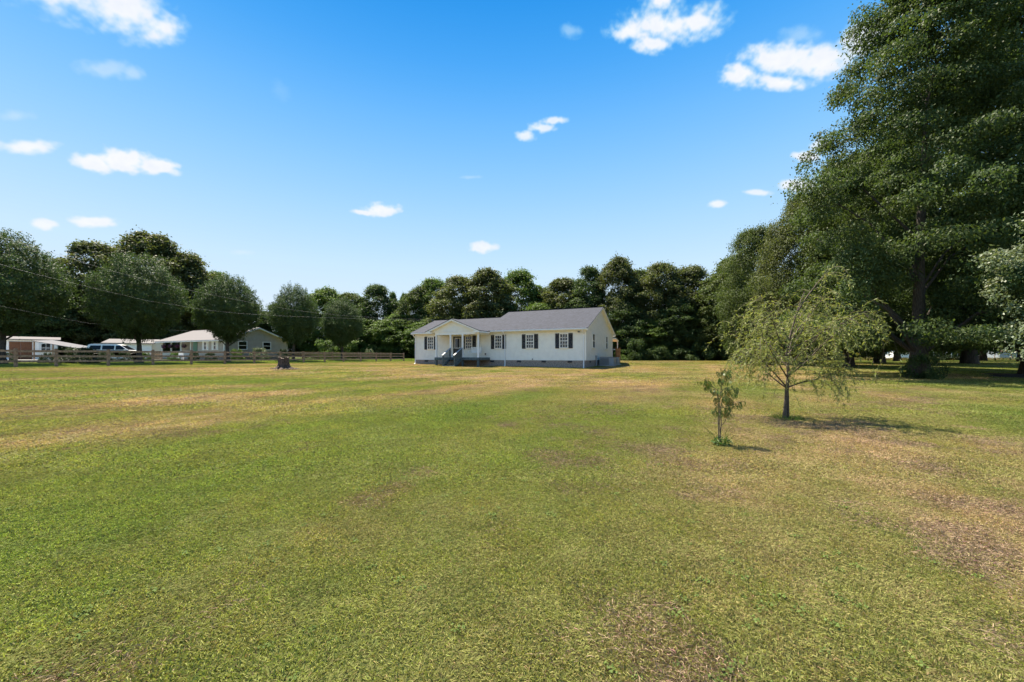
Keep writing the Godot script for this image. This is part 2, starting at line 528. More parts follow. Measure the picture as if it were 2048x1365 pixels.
# ------------------------------------------------------------------ house pieces
func clap(g: Geo, o: Vector3, ex: Vector3, out: Vector3, y0: float, y1: float, left: Callable, right: Callable, step := 0.115) -> void:
	# lapped boards: each course leans out at its foot
	var y := y0
	while y < y1 - 0.002:
		var yt := minf(y + step, y1)
		var l0: float = left.call(y)
		var r0: float = right.call(y)
		var l1: float = left.call(yt)
		var r1: float = right.call(yt)
		if r0 > l0:
			var f := out * 0.022
			var a := o + ex * l0 + Vector3(0, y, 0)
			var b := o + ex * r0 + Vector3(0, y, 0)
			var c := o + ex * maxf(r1, l1) + Vector3(0, yt, 0)
			var d := o + ex * l1 + Vector3(0, yt, 0)
			g.quad(a + f, d, c, b + f)
			g.quad(a, a + f, b + f, b)
		y = yt

func flat_ends(v: float) -> Callable:
	return func(_y): return v

func window(parent: Node, c: Vector3, w: float, h: float, out: Vector3, ex: Vector3, cols: int, rows: int, fm: Material) -> void:
	# c is the middle of the opening on the wall's face
	var b := Basis(ex, Vector3.UP, out)
	var n := Node3D.new()
	n.name = "window"
	parent.add_child(n, true)
	n.transform = Transform3D(b, c)
	var f := Geo.new()
	var t := 0.075
	f.box(Vector3(-w / 2 + t / 2, 0, 0.035), Vector3(t, h, 0.07))
	f.box(Vector3(w / 2 - t / 2, 0, 0.035), Vector3(t, h, 0.07))
	f.box(Vector3(0, h / 2 - t / 2, 0.036), Vector3(w - 2 * t, t, 0.068))
	f.box(Vector3(0, -h / 2 + t / 2, 0.045), Vector3(w - 2 * t, t, 0.09))
	part("frame", f.mesh(), fm, n)
	var iw := w - 2 * t
	var ih := h - 2 * t
	for k in 2:
		var pg := Geo.new()
		pg.box(Vector3(0, (k - 0.5) * ih / 2, 0.022 + 0.006 * (1 - k)), Vector3(iw, ih / 2, 0.008))
		part("pane", pg.mesh(), M.pane, n)
	var mg := Geo.new()
	mg.box(Vector3(0, 0, 0.045), Vector3(iw, 0.05, 0.025))
	for k in range(1, cols):
		mg.box(Vector3(-iw / 2 + iw * k / cols, 0, 0.040), Vector3(0.030, ih, 0.016))
	for k in range(1, rows):
		if k * 2 != rows:
			mg.box(Vector3(0, -ih / 2 + ih * k / rows, 0.041), Vector3(iw, 0.030, 0.014))
	part("muntin", mg.mesh(), fm, n)

func shutter(parent: Node, c: Vector3, w: float, h: float, m: Material) -> void:
	var g := Geo.new()
	g.box(Vector3(-w / 2 + 0.03, 0, 0), Vector3(0.06, h, 0.04))
	g.box(Vector3(w / 2 - 0.03, 0, 0), Vector3(0.06, h, 0.04))
	for y in [-h / 2 + 0.04, 0.0, h / 2 - 0.04]:
		g.box(Vector3(0, y, 0), Vector3(w - 0.12, 0.08, 0.038))
	var y := -h / 2 + 0.1
	while y < h / 2 - 0.08:
		g.box(Vector3(0, y, -0.004), Vector3(w - 0.12, 0.035, 0.012), Basis(Vector3.RIGHT, -0.5))
		y += 0.042
	part("shutter", g.mesh(), m, parent, c)

func main_house() -> void:
	var lx := -9.96
	var h := thing("house", "white clapboard ranch house with grey shingle roof, black shutters and gabled front porch", "house", Vector3(lx, 0.41, -41.3), HOUSE_TURN)
	var W := 17.86
	var X := Vector3.RIGHT
	var Z := Vector3.BACK
	var sb := 0.68        # foot of the siding
	var ev := 3.34        # underside of the eaves
	var k1 := 0.395       # roof pitch
	var step_x := 8.0
	var deep_r := 11.3
	var deep_l := 7.5
	# foundation
	var f := Geo.new()
	f.box(Vector3(W / 2, sb / 2 - 0.25, -0.11), Vector3(W - 0.04, sb + 0.5, 0.2))
	f.box(Vector3(W - 0.11, sb / 2 - 0.25, -deep_r / 2 - 0.1), Vector3(0.2, sb + 0.5, deep_r - 0.24))
	f.box(Vector3(0.11, sb / 2 - 0.25, -deep_l / 2 - 0.1), Vector3(0.2, sb + 0.5, deep_l - 0.24))
	f.box(Vector3(W / 2 + step_x / 2, sb / 2 - 0.25, -deep_r + 0.1), Vector3(W - step_x - 0.3, sb + 0.5, 0.2))
	f.box(Vector3(step_x / 2, sb / 2 - 0.25, -deep_l + 0.1), Vector3(step_x - 0.3, sb + 0.5, 0.2))
	var fo := part("foundation", f.mesh(), M.block, h)
	for x in [1.36, 8.95, 11.71, 14.1, 16.49]:
		var v := Geo.new()
		v.box(Vector3.ZERO, Vector3(0.40, 0.17, 0.05))
		for q in 4:
			v.box(Vector3(0, -0.06 + q * 0.04, 0.03), Vector3(0.36, 0.015, 0.02), Basis(X, 0.5))
		part("vent", v.mesh(), M.vent, fo, Vector3(x, sb - 0.10, 0.0))
	var sv := Geo.new()
	sv.box(Vector3.ZERO, Vector3(0.05, 0.17, 0.4))
	part("vent", sv.mesh(), M.vent, fo, Vector3(W - 0.01, sb - 0.12, -1.6))
	# walls
	var w := Geo.new()
	clap(w, Vector3.ZERO, X, Z, sb, ev, flat_ends(0.0), flat_ends(W))
	part("wall", w.mesh(), M.siding, h)
	w = Geo.new()
	clap(w, Vector3(W, 0, 0), Vector3.FORWARD, X, sb, 3.5, flat_ends(0.0), flat_ends(deep_r))
	clap(w, Vector3(W, 0, 0), Vector3.FORWARD, X, 3.5, 5.72, func(y): return maxf(0.0, (y - 3.5) / k1), func(y): return deep_r - maxf(0.0, (y - 3.5) / k1))
	part("gable_wall", w.mesh(), M.siding, h)
	w = Geo.new()
	clap(w, Vector3.ZERO, Vector3.FORWARD, Vector3.LEFT, sb, 3.5, flat_ends(0.0), flat_ends(deep_l))
	clap(w, Vector3.ZERO, Vector3.FORWARD, Vector3.LEFT, 3.5, 4.98, func(y): return maxf(0.0, (y - 3.5) / k1), func(y): return deep_l - maxf(0.0, (y - 3.5) / k1))
	part("gable_wall", w.mesh(), M.siding, h)
	w = Geo.new()
	clap(w, Vector3(0, 0, -deep_l), X, Vector3.FORWARD, sb, ev, flat_ends(0.0), flat_ends(step_x))
	clap(w, Vector3(0, 0, -deep_r), X, Vector3.FORWARD, sb, ev, flat_ends(step_x), flat_ends(W))
	clap(w, Vector3(step_x, 0, 0), Vector3.FORWARD, Vector3.LEFT, sb, ev, flat_ends(deep_l), flat_ends(deep_r))
	clap(w, Vector3(step_x, 0, 0), Vector3.FORWARD, Vector3.LEFT, 3.5, 5.72, func(y): return maxf(0.0, (y - 3.5) / k1), func(y): return deep_r - maxf(0.0, (y - 3.5) / k1))
	part("wall", w.mesh(), M.siding, h)
	for x in [0.0, W]:
		var cg := Geo.new()
		cg.box(Vector3(0, (sb + ev) / 2, 0), Vector3(0.11, ev - sb, 0.11))
		part("corner_board", cg.mesh(), M.trim, h, Vector3(x, 0, -0.02))
	var cb := Geo.new()
	cb.box(Vector3(0, (sb + 3.4) / 2, 0), Vector3(0.09, 3.4 - sb, 0.09))
	part("corner_board", cb.mesh(), M.trim, h, Vector3(W, 0, -deep_r))
	# roofs: shingles over a white deck whose edges are the fascia
	var e0 := 3.38
	var oh := 0.40
	for sec in [[step_x, W + 0.30, deep_r], [-0.30, step_x - 0.004, deep_l]]:
		var x0: float = sec[0]
		var x1: float = sec[1]
		var rz: float = -sec[2] / 2
		var ry := e0 + k1 * (oh - rz)
		var bz: float = -sec[2] - oh
		var s := Geo.new()
		var lift := Vector3(0, 0.05, 0)
		s.slab([Vector3(x0, e0, oh + 0.03) + lift, Vector3(x0, ry, rz) + lift, Vector3(x1, ry, rz) + lift, Vector3(x1, e0, oh + 0.03) + lift], Vector3(0, -0.045, 0))
		s.slab([Vector3(x1, e0, bz - 0.03) + lift, Vector3(x1, ry - 0.002, rz) + lift, Vector3(x0, ry - 0.002, rz) + lift, Vector3(x0, e0, bz - 0.03) + lift], Vector3(0, -0.045, 0))
		var r := part("roof", s.mesh(), M.shingle, h)
		var u := Geo.new()
		var i0 := x0 + 0.012
		var i1 := x1 - 0.012
		u.slab([Vector3(i0, e0, oh), Vector3(i0, ry, rz), Vector3(i1, ry, rz), Vector3(i1, e0, oh)], Vector3(0, -0.13, 0))
		u.slab([Vector3(i1, e0, bz), Vector3(i1, ry - 0.002, rz), Vector3(i0, ry - 0.002, rz), Vector3(i0, e0, bz)], Vector3(0, -0.13, 0))
		part("fascia", u.mesh(), M.trim, r)
		var cap := Geo.new()
		cap.beam(Vector3(x0, ry + 0.058, rz), Vector3(x1, ry + 0.058, rz), 0.24, 0.02)
		part("ridge_cap", cap.mesh(), M.shingle, r)
		# boxed soffit
		var so := Geo.new()
		so.box(Vector3((i0 + i1) / 2, e0 - 0.115, oh / 2), Vector3(i1 - i0 - 0.3, 0.03, oh - 0.03))
		part("soffit", so.mesh(), M.soffit, r)
	# rake returns on the right gable
	var rk := Geo.new()
	rk.box(Vector3(W + 0.14, e0 - 0.09, oh / 2), Vector3(0.26, 0.17, oh - 0.02))
	part("eave_return", rk.mesh(), M.trim, h)
	boxed("eave_return", Vector3(W + 0.14, e0 - 0.09, -deep_r - oh / 2), Vector3(0.26, 0.17, oh - 0.02), M.trim, h)
	# flue on the left ridge
	var fl := Geo.new()
	fl.tube([Vector3(-0.2, 4.7, -3.2), Vector3(-0.2, 5.02, -3.2)], [0.035, 0.035], 8)
	fl.tube([Vector3(-0.2, 5.02, -3.2), Vector3(-0.2, 5.12, -3.2)], [0.06, 0.05], 8)
	part("service_mast", fl.mesh(), M.metal_dark, h)
	# front gutter and downspouts
	var gu := Geo.new()
	gu.box(Vector3((W + 8.98) / 2 + 0.1, e0 - 0.02, oh + 0.075), Vector3(W + 0.2 - 8.98, 0.10, 0.09))
	part("gutter", gu.mesh(), M.white, h)
	boxed("gutter", Vector3(1.35, e0 - 0.02, oh + 0.075), Vector3(3.1, 0.10, 0.09), M.white, h)
	for dsx in [[0.03, 0.30], [10.33, 0.16], [W - 0.14, 0.02]]:
		var ds := Geo.new()
		var x: float = dsx[0]
		ds.beam(Vector3(x, e0 - 0.06, oh + 0.07), Vector3(x, e0 - 0.20, oh + 0.05), 0.075, 0.06)
		ds.beam(Vector3(x, e0 - 0.18, oh + 0.06), Vector3(x, e0 - 0.46, 0.08), 0.075, 0.06)
		ds.box(Vector3(x, (e0 - 0.43 + dsx[1]) / 2, 0.07), Vector3(0.08, e0 - 0.43 - dsx[1], 0.065))
		ds.beam(Vector3(x, dsx[1] + 0.04, 0.07), Vector3(x, dsx[1] - 0.06, 0.26), 0.075, 0.06)
		part("downspout", ds.mesh(), M.white, h)
	# front windows with shutters
	for q in [[1.94, true, true], [9.63, true, true], [12.80, true, true], [15.97, true, true], [6.43, true, true]]:
		var x: float = q[0]
		window(h, Vector3(x, 2.37, 0.023), 0.80, 1.30, Z, X, 3, 4, M.trim)
		shutter(h, Vector3(x - 0.60, 2.37, 0.04), 0.36, 1.30, M.shutter)
		shutter(h, Vector3(x + 0.60, 2.37, 0.04), 0.36, 1.30, M.shutter)
	# gable-end windows
	for z in [-2.65, -8.2]:
		window(h, Vector3(W + 0.023, 2.42, z), 0.90, 1.34, X, Vector3.FORWARD, 1, 2, M.soffit)
	# meter pipe on the gable end, hose tap on the front
	var pi := Geo.new()
	pi.tube([Vector3(W + 0.08, -0.2, -3.5), Vector3(W + 0.08, 1.0, -3.5)], [0.05, 0.05], 8)
	pi.box(Vector3(W + 0.10, 0.95, -3.5), Vector3(0.14, 0.30, 0.24))
	part("meter_box", pi.mesh(), M.metal, h)
	boxed("outlet_box", Vector3(8.25, 1.25, 0.05), Vector3(0.10, 0.17, 0.06), M.metal_dark, h)
	boxed("hose_tap", Vector3(13.05, 0.78, 0.06), Vector3(0.07, 0.10, 0.09), M.metal_dark, h)
	boxed("eave_light", Vector3(W - 0.55, 3.12, 0.12), Vector3(0.16, 0.10, 0.14), M.metal_dark, h)
	# front door
	var dn := Geo.new()
	dn.box(Vector3(0, 0, 0), Vector3(0.92, 2.02, 0.05))
	for yy in [-0.72, -0.36]:
		for xx in [-0.2, 0.2]:
			dn.box(Vector3(xx, yy, 0.028), Vector3(0.30, 0.26, 0.012))
	var dr := part("door", dn.mesh(), M.door, h, Vector3(5.15, 1.94, 0.045))
	boxed("door_glass", Vector3(0.02, 0.38, 0.034), Vector3(0.56, 0.92, 0.012), M.pane, dr)
	var df := Geo.new()
	for xx in [-0.28, 0.32]:
		df.box(Vector3(xx, 0.38, 0.045), Vector3(0.05, 1.0, 0.025))
	for yy in [-0.10, 0.86]:
		df.box(Vector3(0.02, yy, 0.045), Vector3(0.55, 0.05, 0.024))
	part("glass_frame", df.mesh(), M.white, dr)
	boxed("handle", Vector3(-0.38, -0.12, 0.05), Vector3(0.05, 0.14, 0.05), M.metal, dr)
	var fr := Geo.new()
	fr.box(Vector3(4.55, 1.94, 0.07), Vector3(0.22, 2.1, 0.11))
	fr.box(Vector3(5.68, 1.94, 0.06), Vector3(0.10, 2.1, 0.09))
	fr.box(Vector3(5.14, 3.03, 0.06), Vector3(0.96, 0.10, 0.09))
	part("door_frame", fr.mesh(), M.trim, h)
	porch(h)
	back_porch(h, W, deep_r)

func porch(h: Node3D) -> void:
	var p := Node3D.new()
	p.name = "porch"
	h.add_child(p, true)
	var x0 := 3.93
	var x1 := 8.74
	var zf := 2.12
	var g := Geo.new()
	var z := 0.09
	while z < zf - 0.02:
		g.box(Vector3((x0 + x1) / 2, 0.915, z), Vector3(x1 - x0, 0.035, 0.132))
		z += 0.14
	part("deck", g.mesh(), M.deck, p)
	g = Geo.new()
	g.box(Vector3((x0 + x1) / 2, 0.79, zf), Vector3(x1 - x0 - 0.02, 0.21, 0.045))
	g.box(Vector3(x0 + 0.03, 0.79, zf / 2), Vector3(0.045, 0.21, zf - 0.06))
	g.box(Vector3(x1 - 0.03, 0.79, zf / 2), Vector3(0.045, 0.21, zf - 0.06))
	for k in 5:
		g.box(Vector3(x0 + 0.8 * (k + 1), 0.80, zf / 2), Vector3(0.04, 0.18, zf - 0.12))
	part("rim_joist", g.mesh(), M.deck, p)
	for x in [4.05, 6.97, 8.61]:
		boxed("pier", Vector3(x, 0.30, 2.0), Vector3(0.17, 0.86, 0.17), M.deck, p)
	for x in [4.05, 5.66, 6.97, 8.61]:
		var q := Geo.new()
		q.box(Vector3(0, 1.98, 0), Vector3(0.13, 2.09, 0.13))
		q.box(Vector3(0, 0.99, 0), Vector3(0.17, 0.12, 0.17))
		q.box(Vector3(0, 2.99, 0), Vector3(0.17, 0.08, 0.17))
		part("post", q.mesh(), M.white, p, Vector3(x, 0, 2.0))
	g = Geo.new()
	g.box(Vector3(6.33, 3.15, 2.0), Vector3(4.78, 0.25, 0.14))
	g.box(Vector3(4.02, 3.15, 0.98), Vector3(0.14, 0.25, 1.88))
	g.box(Vector3(8.64, 3.15, 0.98), Vector3(0.14, 0.25, 1.88))
	part("beam", g.mesh(), M.trim, p)
	g = Geo.new()
	g.box(Vector3(6.33, 3.215, 0.99), Vector3(4.46, 0.02, 1.86))
	part("ceiling", g.mesh(), M.soffit, p)
	# pediment
	var ax := 6.0
	var ay := 4.43
	var k := (ay - 3.28) / 2.95
	var s := Geo.new()
	clap(s, Vector3(ax, 0, 2.08), Vector3.RIGHT, Vector3.BACK, 3.275, ay - 0.08, func(y): return -(ay - 0.05 - y) / k, func(y): return (ay - 0.05 - y) / k, 0.115)
	part("pediment", s.mesh(), M.siding, p)
	# roof of the porch, its back let into the main slope
	var up := Vector3(0, 0.062, 0)
	var zfr := 2.42
	var roof := Geo.new()
	var und := Geo.new()
	for sd in [-1.0, 1.0]:
		var e: float = ax + sd * 2.95
		var i: float = ax + sd * 2.66
		var poly := [Vector3(ax, ay, zfr + 0.02), Vector3(ax, ay, -2.26), Vector3(i, 3.393, 0.37), Vector3(e, 3.28, 0.44), Vector3(e, 3.28, zfr + 0.02)]
		var pu := []
		for v in poly:
			pu.append(v + up)
		if sd > 0:
			pu.reverse()
		roof.slab(pu, Vector3(0, -0.045, 0))
		var lo := [Vector3(ax, ay + 0.012, zfr), Vector3(ax, ay + 0.012, -1.4), Vector3(i, 3.40, 0.45), Vector3(e, 3.29, 0.45), Vector3(e, 3.29, zfr)]
		if sd > 0:
			lo.reverse()
		und.slab(lo, Vector3(0, -0.14, 0))
	var rp := part("porch_roof", roof.mesh(), M.shingle, p)
	part("fascia", und.mesh(), M.trim, rp)
	for sd in [-1.0, 1.0]:
		boxed("eave_return", Vector3(ax + sd * 2.62, 3.24, 2.25), Vector3(0.62, 0.17, 0.32), M.trim, p)
	# steps and handrails
	var st := Node3D.new()
	st.name = "stairs"
	h.add_child(st, true)
	for n in 3:
		boxed("tread", Vector3(6.315, 0.73 - n * 0.19, 2.30 + n * 0.29), Vector3(1.22, 0.04, 0.30), M.deck, st)
	boxed("tread", Vector3(6.315, 0.16, 3.19), Vector3(1.22, 0.12, 0.30), M.deck, st)
	for x in [5.70, 6.93]:
		var t := Geo.new()
		t.beam(Vector3(x, 0.78, 2.16), Vector3(x, 0.10, 3.30), 0.05, 0.26)
		part("stringer", t.mesh(), M.deck, st)
		boxed("newel", Vector3(x, 0.58, 3.28), Vector3(0.10, 1.1, 0.10), M.deck, st)
		boxed("newel", Vector3(x, 1.30, 2.17), Vector3(0.10, 0.92, 0.10), M.deck, st)
		t = Geo.new()
		t.beam(Vector3(x, 1.80, 2.08), Vector3(x, 1.12, 3.40), 0.15, 0.04)
		part("handrail", t.mesh(), M.metal, st)
		for b in 8:
			var f := (b + 0.7) / 8.4
			boxed("baluster", Vector3(x, lerpf(1.34, 0.68, f), lerpf(2.20, 3.26, f)), Vector3(0.035, 0.80, 0.035), M.deck, st)

func back_porch(h: Node3D, W: float, deep: float) -> void:
	var p := Node3D.new()
	p.name = "back_deck"
	h.add_child(p, true)
	var g := Geo.new()
	g.box(Vector3(W - 1.0, 0.70, -deep - 1.3), Vector3(2.9, 0.16, 2.4))
	part("deck", g.mesh(), M.cedar, p)
	for k in 18:
		boxed("plank", Vector3(W + 0.44, 1.34, -deep - 0.18 - k * 0.132), Vector3(0.03, 1.14, 0.125), M.cedar, p)
	for z in [-deep - 0.15, -deep - 2.45]:
		boxed("post", Vector3(W + 0.39, 0.90, z), Vector3(0.09, 2.2, 0.09), M.cedar, p)
	var r := Geo.new()
	r.slab([Vector3(W - 2.0, 3.05, -deep - 0.05), Vector3(W + 0.40, 3.05, -deep - 0.05), Vector3(W + 0.40, 2.82, -deep - 1.6), Vector3(W - 2.0, 2.82, -deep - 1.6)], Vector3(0, -0.12, 0))
	part("back_roof", r.mesh(), M.trim, p)
	boxed("back_post", Vector3(W + 0.30, 1.75, -deep - 1.5), Vector3(0.1, 1.95, 0.1), M.white, p)

func house_extras() -> void:
	var H := Transform3D(Basis(Vector3.UP, deg_to_rad(HOUSE_TURN)), Vector3(-9.96, 0.41, -41.3))
	var at := H * Vector3(18.72, 0, -4.7)
	at.y = gy(at.x, -at.z)
	var ac := thing("heat_pump", "large grey metal heat pump unit beside the house's gable end", "air conditioner", at - Vector3(0, 0.03, 0), HOUSE_TURN)
	boxed("pad", Vector3(0, 0.03, 0), Vector3(1.5, 0.12, 1.3), M.concrete, ac)
	boxed("cabinet", Vector3(-0.16, 0.47, 0), Vector3(0.92, 0.74, 1.1), M.metal, ac)
	boxed("side_panel", Vector3(0.49, 0.46, 0), Vector3(0.36, 0.72, 1.08), M.metal, ac)
	var g := Geo.new()
	for k in 9:
		g.box(Vector3(-0.16, 0.17 + k * 0.07, 0.56), Vector3(0.8, 0.025, 0.02), Basis(Vector3.RIGHT, 0.5))
	part("grille", g.mesh(), M.metal_dark, ac)
	boxed("lid", Vector3(0.0, 0.855, 0), Vector3(1.28, 0.03, 1.14), M.metal_dark, ac)
	at = H * Vector3(19.15, 0, -6.6)
	at.y = gy(at.x, -at.z)
	var b := thing("condenser", "small beige air conditioner condenser behind the grey heat pump", "air conditioner", at - Vector3(0, 0.03, 0), HOUSE_TURN)
	boxed("pad", Vector3(0, 0.03, 0), Vector3(0.9, 0.1, 0.9), M.concrete, b)
	boxed("cabinet", Vector3(0, 0.43, 0), Vector3(0.68, 0.70, 0.68), M.beige, b)
	g = Geo.new()
	for k in 12:
		g.box(Vector3(0, 0.15 + k * 0.05, 0.345), Vector3(0.6, 0.015, 0.015))
		g.box(Vector3(0.345, 0.15 + k * 0.05, 0), Vector3(0.015, 0.015, 0.6))
	part("grille", g.mesh(), M.metal_dark, b)
	g = Geo.new()
	g.tube([Vector3(0, 0.78, 0), Vector3(0, 0.82, 0)], [0.30, 0.28], 16)
	part("fan_guard", g.mesh(), M.metal_dark, b)
	# porch swing
	var sw := thing("porch_swing", "white slatted swing hanging under the front porch", "swing", H * Vector3(7.75, 0, 1.15), HOUSE_TURN)
	for k in 4:
		boxed("seat_slat", Vector3(0, 1.36, -0.18 + k * 0.12), Vector3(1.15, 0.025, 0.10), M.white, sw)
	for k in 9:
		boxed("back_slat", Vector3(-0.5 + k * 0.125, 1.62, -0.28), Vector3(0.085, 0.5, 0.025), M.white, sw)
	boxed("back_rail", Vector3(0, 1.86, -0.30), Vector3(1.18, 0.06, 0.03), M.white, sw)
	for s in [-1, 1]:
		boxed("armrest", Vector3(s * 0.56, 1.58, 0.0), Vector3(0.07, 0.03, 0.5), M.white, sw)
		boxed("arm_post", Vector3(s * 0.56, 1.46, 0.2), Vector3(0.05, 0.22, 0.05), M.white, sw)
		for z in [-0.26, 0.2]:
			g = Geo.new()
			g.tube([Vector3(s * 0.56, 1.36, z), Vector3(s * 0.56, 3.21, -0.02)], [0.008, 0.008], 5)
			part("chain", g.mesh(), M.wire, sw)

# ------------------------------------------------------------------ fences, stump, wires
func fence_run(called: String, label: String, line_a: float, ds: Array, m: Material, group: String) -> void:
	var f := thing(called, label, "fence", Vector3.ZERO, 0.0, group)
	var pts := []
	for d in ds:
		var x: float = line_a + 0.5046 * d
		pts.append(Vector3(x, gy(x, d), -d))
	f.position = pts[0]
	var dir: Vector3 = (pts[-1] - pts[0])
	dir.y = 0
	dir = dir.normalized()
	var bas := Basis(dir, Vector3.UP, dir.cross(Vector3.UP))
	for k in pts.size():
		var g := Geo.new()
		g.tint = Color(1, 1, 1)
		g.box(Vector3(0, 0.52, 0), Vector3(0.15, 1.42, 0.15), bas)
		g.box(Vector3(0, 1.24, 0), Vector3(0.13, 0.03, 0.13), bas)
		part("post", g.mesh(), m, f, pts[k] - pts[0])
		if k == 0:
			continue
		for y in [0.38, 0.73, 1.08]:
			var r := Geo.new()
			var a: Vector3 = pts[k - 1] - pts[0] + Vector3(0, y + rng.randf_range(-0.02, 0.02), 0) + bas.z * 0.085 + dir * 0.012
			var b: Vector3 = pts[k] - pts[0] + Vector3(0, y + rng.randf_range(-0.02, 0.02), 0) + bas.z * 0.085 - dir * 0.012
			r.beam(a, b, 0.04, 0.14)
			part("rail", r.mesh(), m, f)

func cable(label: String, pts: Array, r: float, m: Material) -> void:
	var g := Geo.new()
	var dense := []
	var rad := []
	var c := Curve3D.new()
	for k in pts.size():
		var t: Vector3 = (pts[mini(k + 1, pts.size() - 1)] - pts[maxi(k - 1, 0)]) / 6.0
		c.add_point(pts[k] - pts[0], -t, t)
	for k in 41:
		dense.append(c.sample_baked(c.get_baked_length() * k / 40.0, true))
		rad.append(r)
	g.tube(dense, rad, 6)
	var o := part("power_cable", g.mesh(), m, self, pts[0])
	tag(o, label, "cable")

func view_point(px: float, py: float, d: float) -> Vector3:
	return Vector3((px - 1024.0) / FOCAL * d, EYE + (713.0 - py) / FOCAL * d, -d)

func stump() -> void:
	var d := 25.2
	var at := spot(568, d)
	var t := thing("tree_stump", "brown weathered tree stump standing in the mown lawn", "stump", at)
	var g := Geo.new()
	var sides := 26
	var rings := []
	var rg := RandomNumberGenerator.new()
	rg.seed = 4
	var lobes := []
	for j in sides:
		lobes.append(1.0 + 0.10 * sin(j * TAU / sides * 5.0 + 1.0) + rg.randf_range(-0.08, 0.08))
	for k in 8:
		var y := -0.12 + 0.86 * k / 7.0
		var ring := []
		for j in sides:
			var a := TAU * j / sides
			var flare := 0.24 * exp(-maxf(y, 0.0) * 7.0) * (1.0 + 0.8 * sin(a * 5.0 + 1.0))
			var r: float = 0.27 * lobes[j] + flare + rg.randf_range(-0.018, 0.018)
			var yy := y + (0.0 if k < 7 else 0.05 * sin(a * 3.0) + rg.randf_range(-0.04, 0.03))
			ring.append(Vector3(cos(a) * r, yy, sin(a) * r))
		rings.append(ring)
	for k in 7:
		for j in sides:
			g.quad(rings[k][j], rings[k][(j + 1) % sides], rings[k + 1][(j + 1) % sides], rings[k + 1][j])
	part("trunk", g.mesh(), M.stump, t)
	var c := Geo.new()
	for j in sides:
		c.tri(Vector3(0, 0.69, 0), rings[7][(j + 1) % sides], rings[7][j])
	part("cut_top", c.mesh(), M.stump_top, t)
	for k in 7:
		var a := TAU * k / 7.0 + 0.4
		var r := Geo.new()
		var dr := Vector3(cos(a), 0, sin(a))
		r.tube([dr * 0.22 + Vector3(0, 0.22, 0), dr * 0.38 + Vector3(0, 0.10, 0), dr * 0.58 + Vector3(0, 0.02, 0), dr * 0.80 + Vector3(0, -0.06, 0)], [0.09, 0.075, 0.055, 0.02], 7, 0.15, k)
		part("root", r.mesh(), M.stump, t)
	var deb := Geo.new()
	for k in 160:
		var a := rg.randf() * TAU
		var q := 0.35 + 0.5 * sqrt(rg.randf())
		var p := Vector3(cos(a) * q, 0.02 + 0.06 * rg.randf(), sin(a) * q)
		deb.box(p, Vector3(rg.randf_range(0.03, 0.12), 0.02, rg.randf_range(0.02, 0.05)), Basis(Vector3.UP, rg.randf() * TAU) * Basis(Vector3.RIGHT, rg.randf_range(-0.5, 0.5)))
	var ch := part("wood_chips", deb.mesh(), M.stump_top, t)
	ch.set_meta("kind", "stuff")

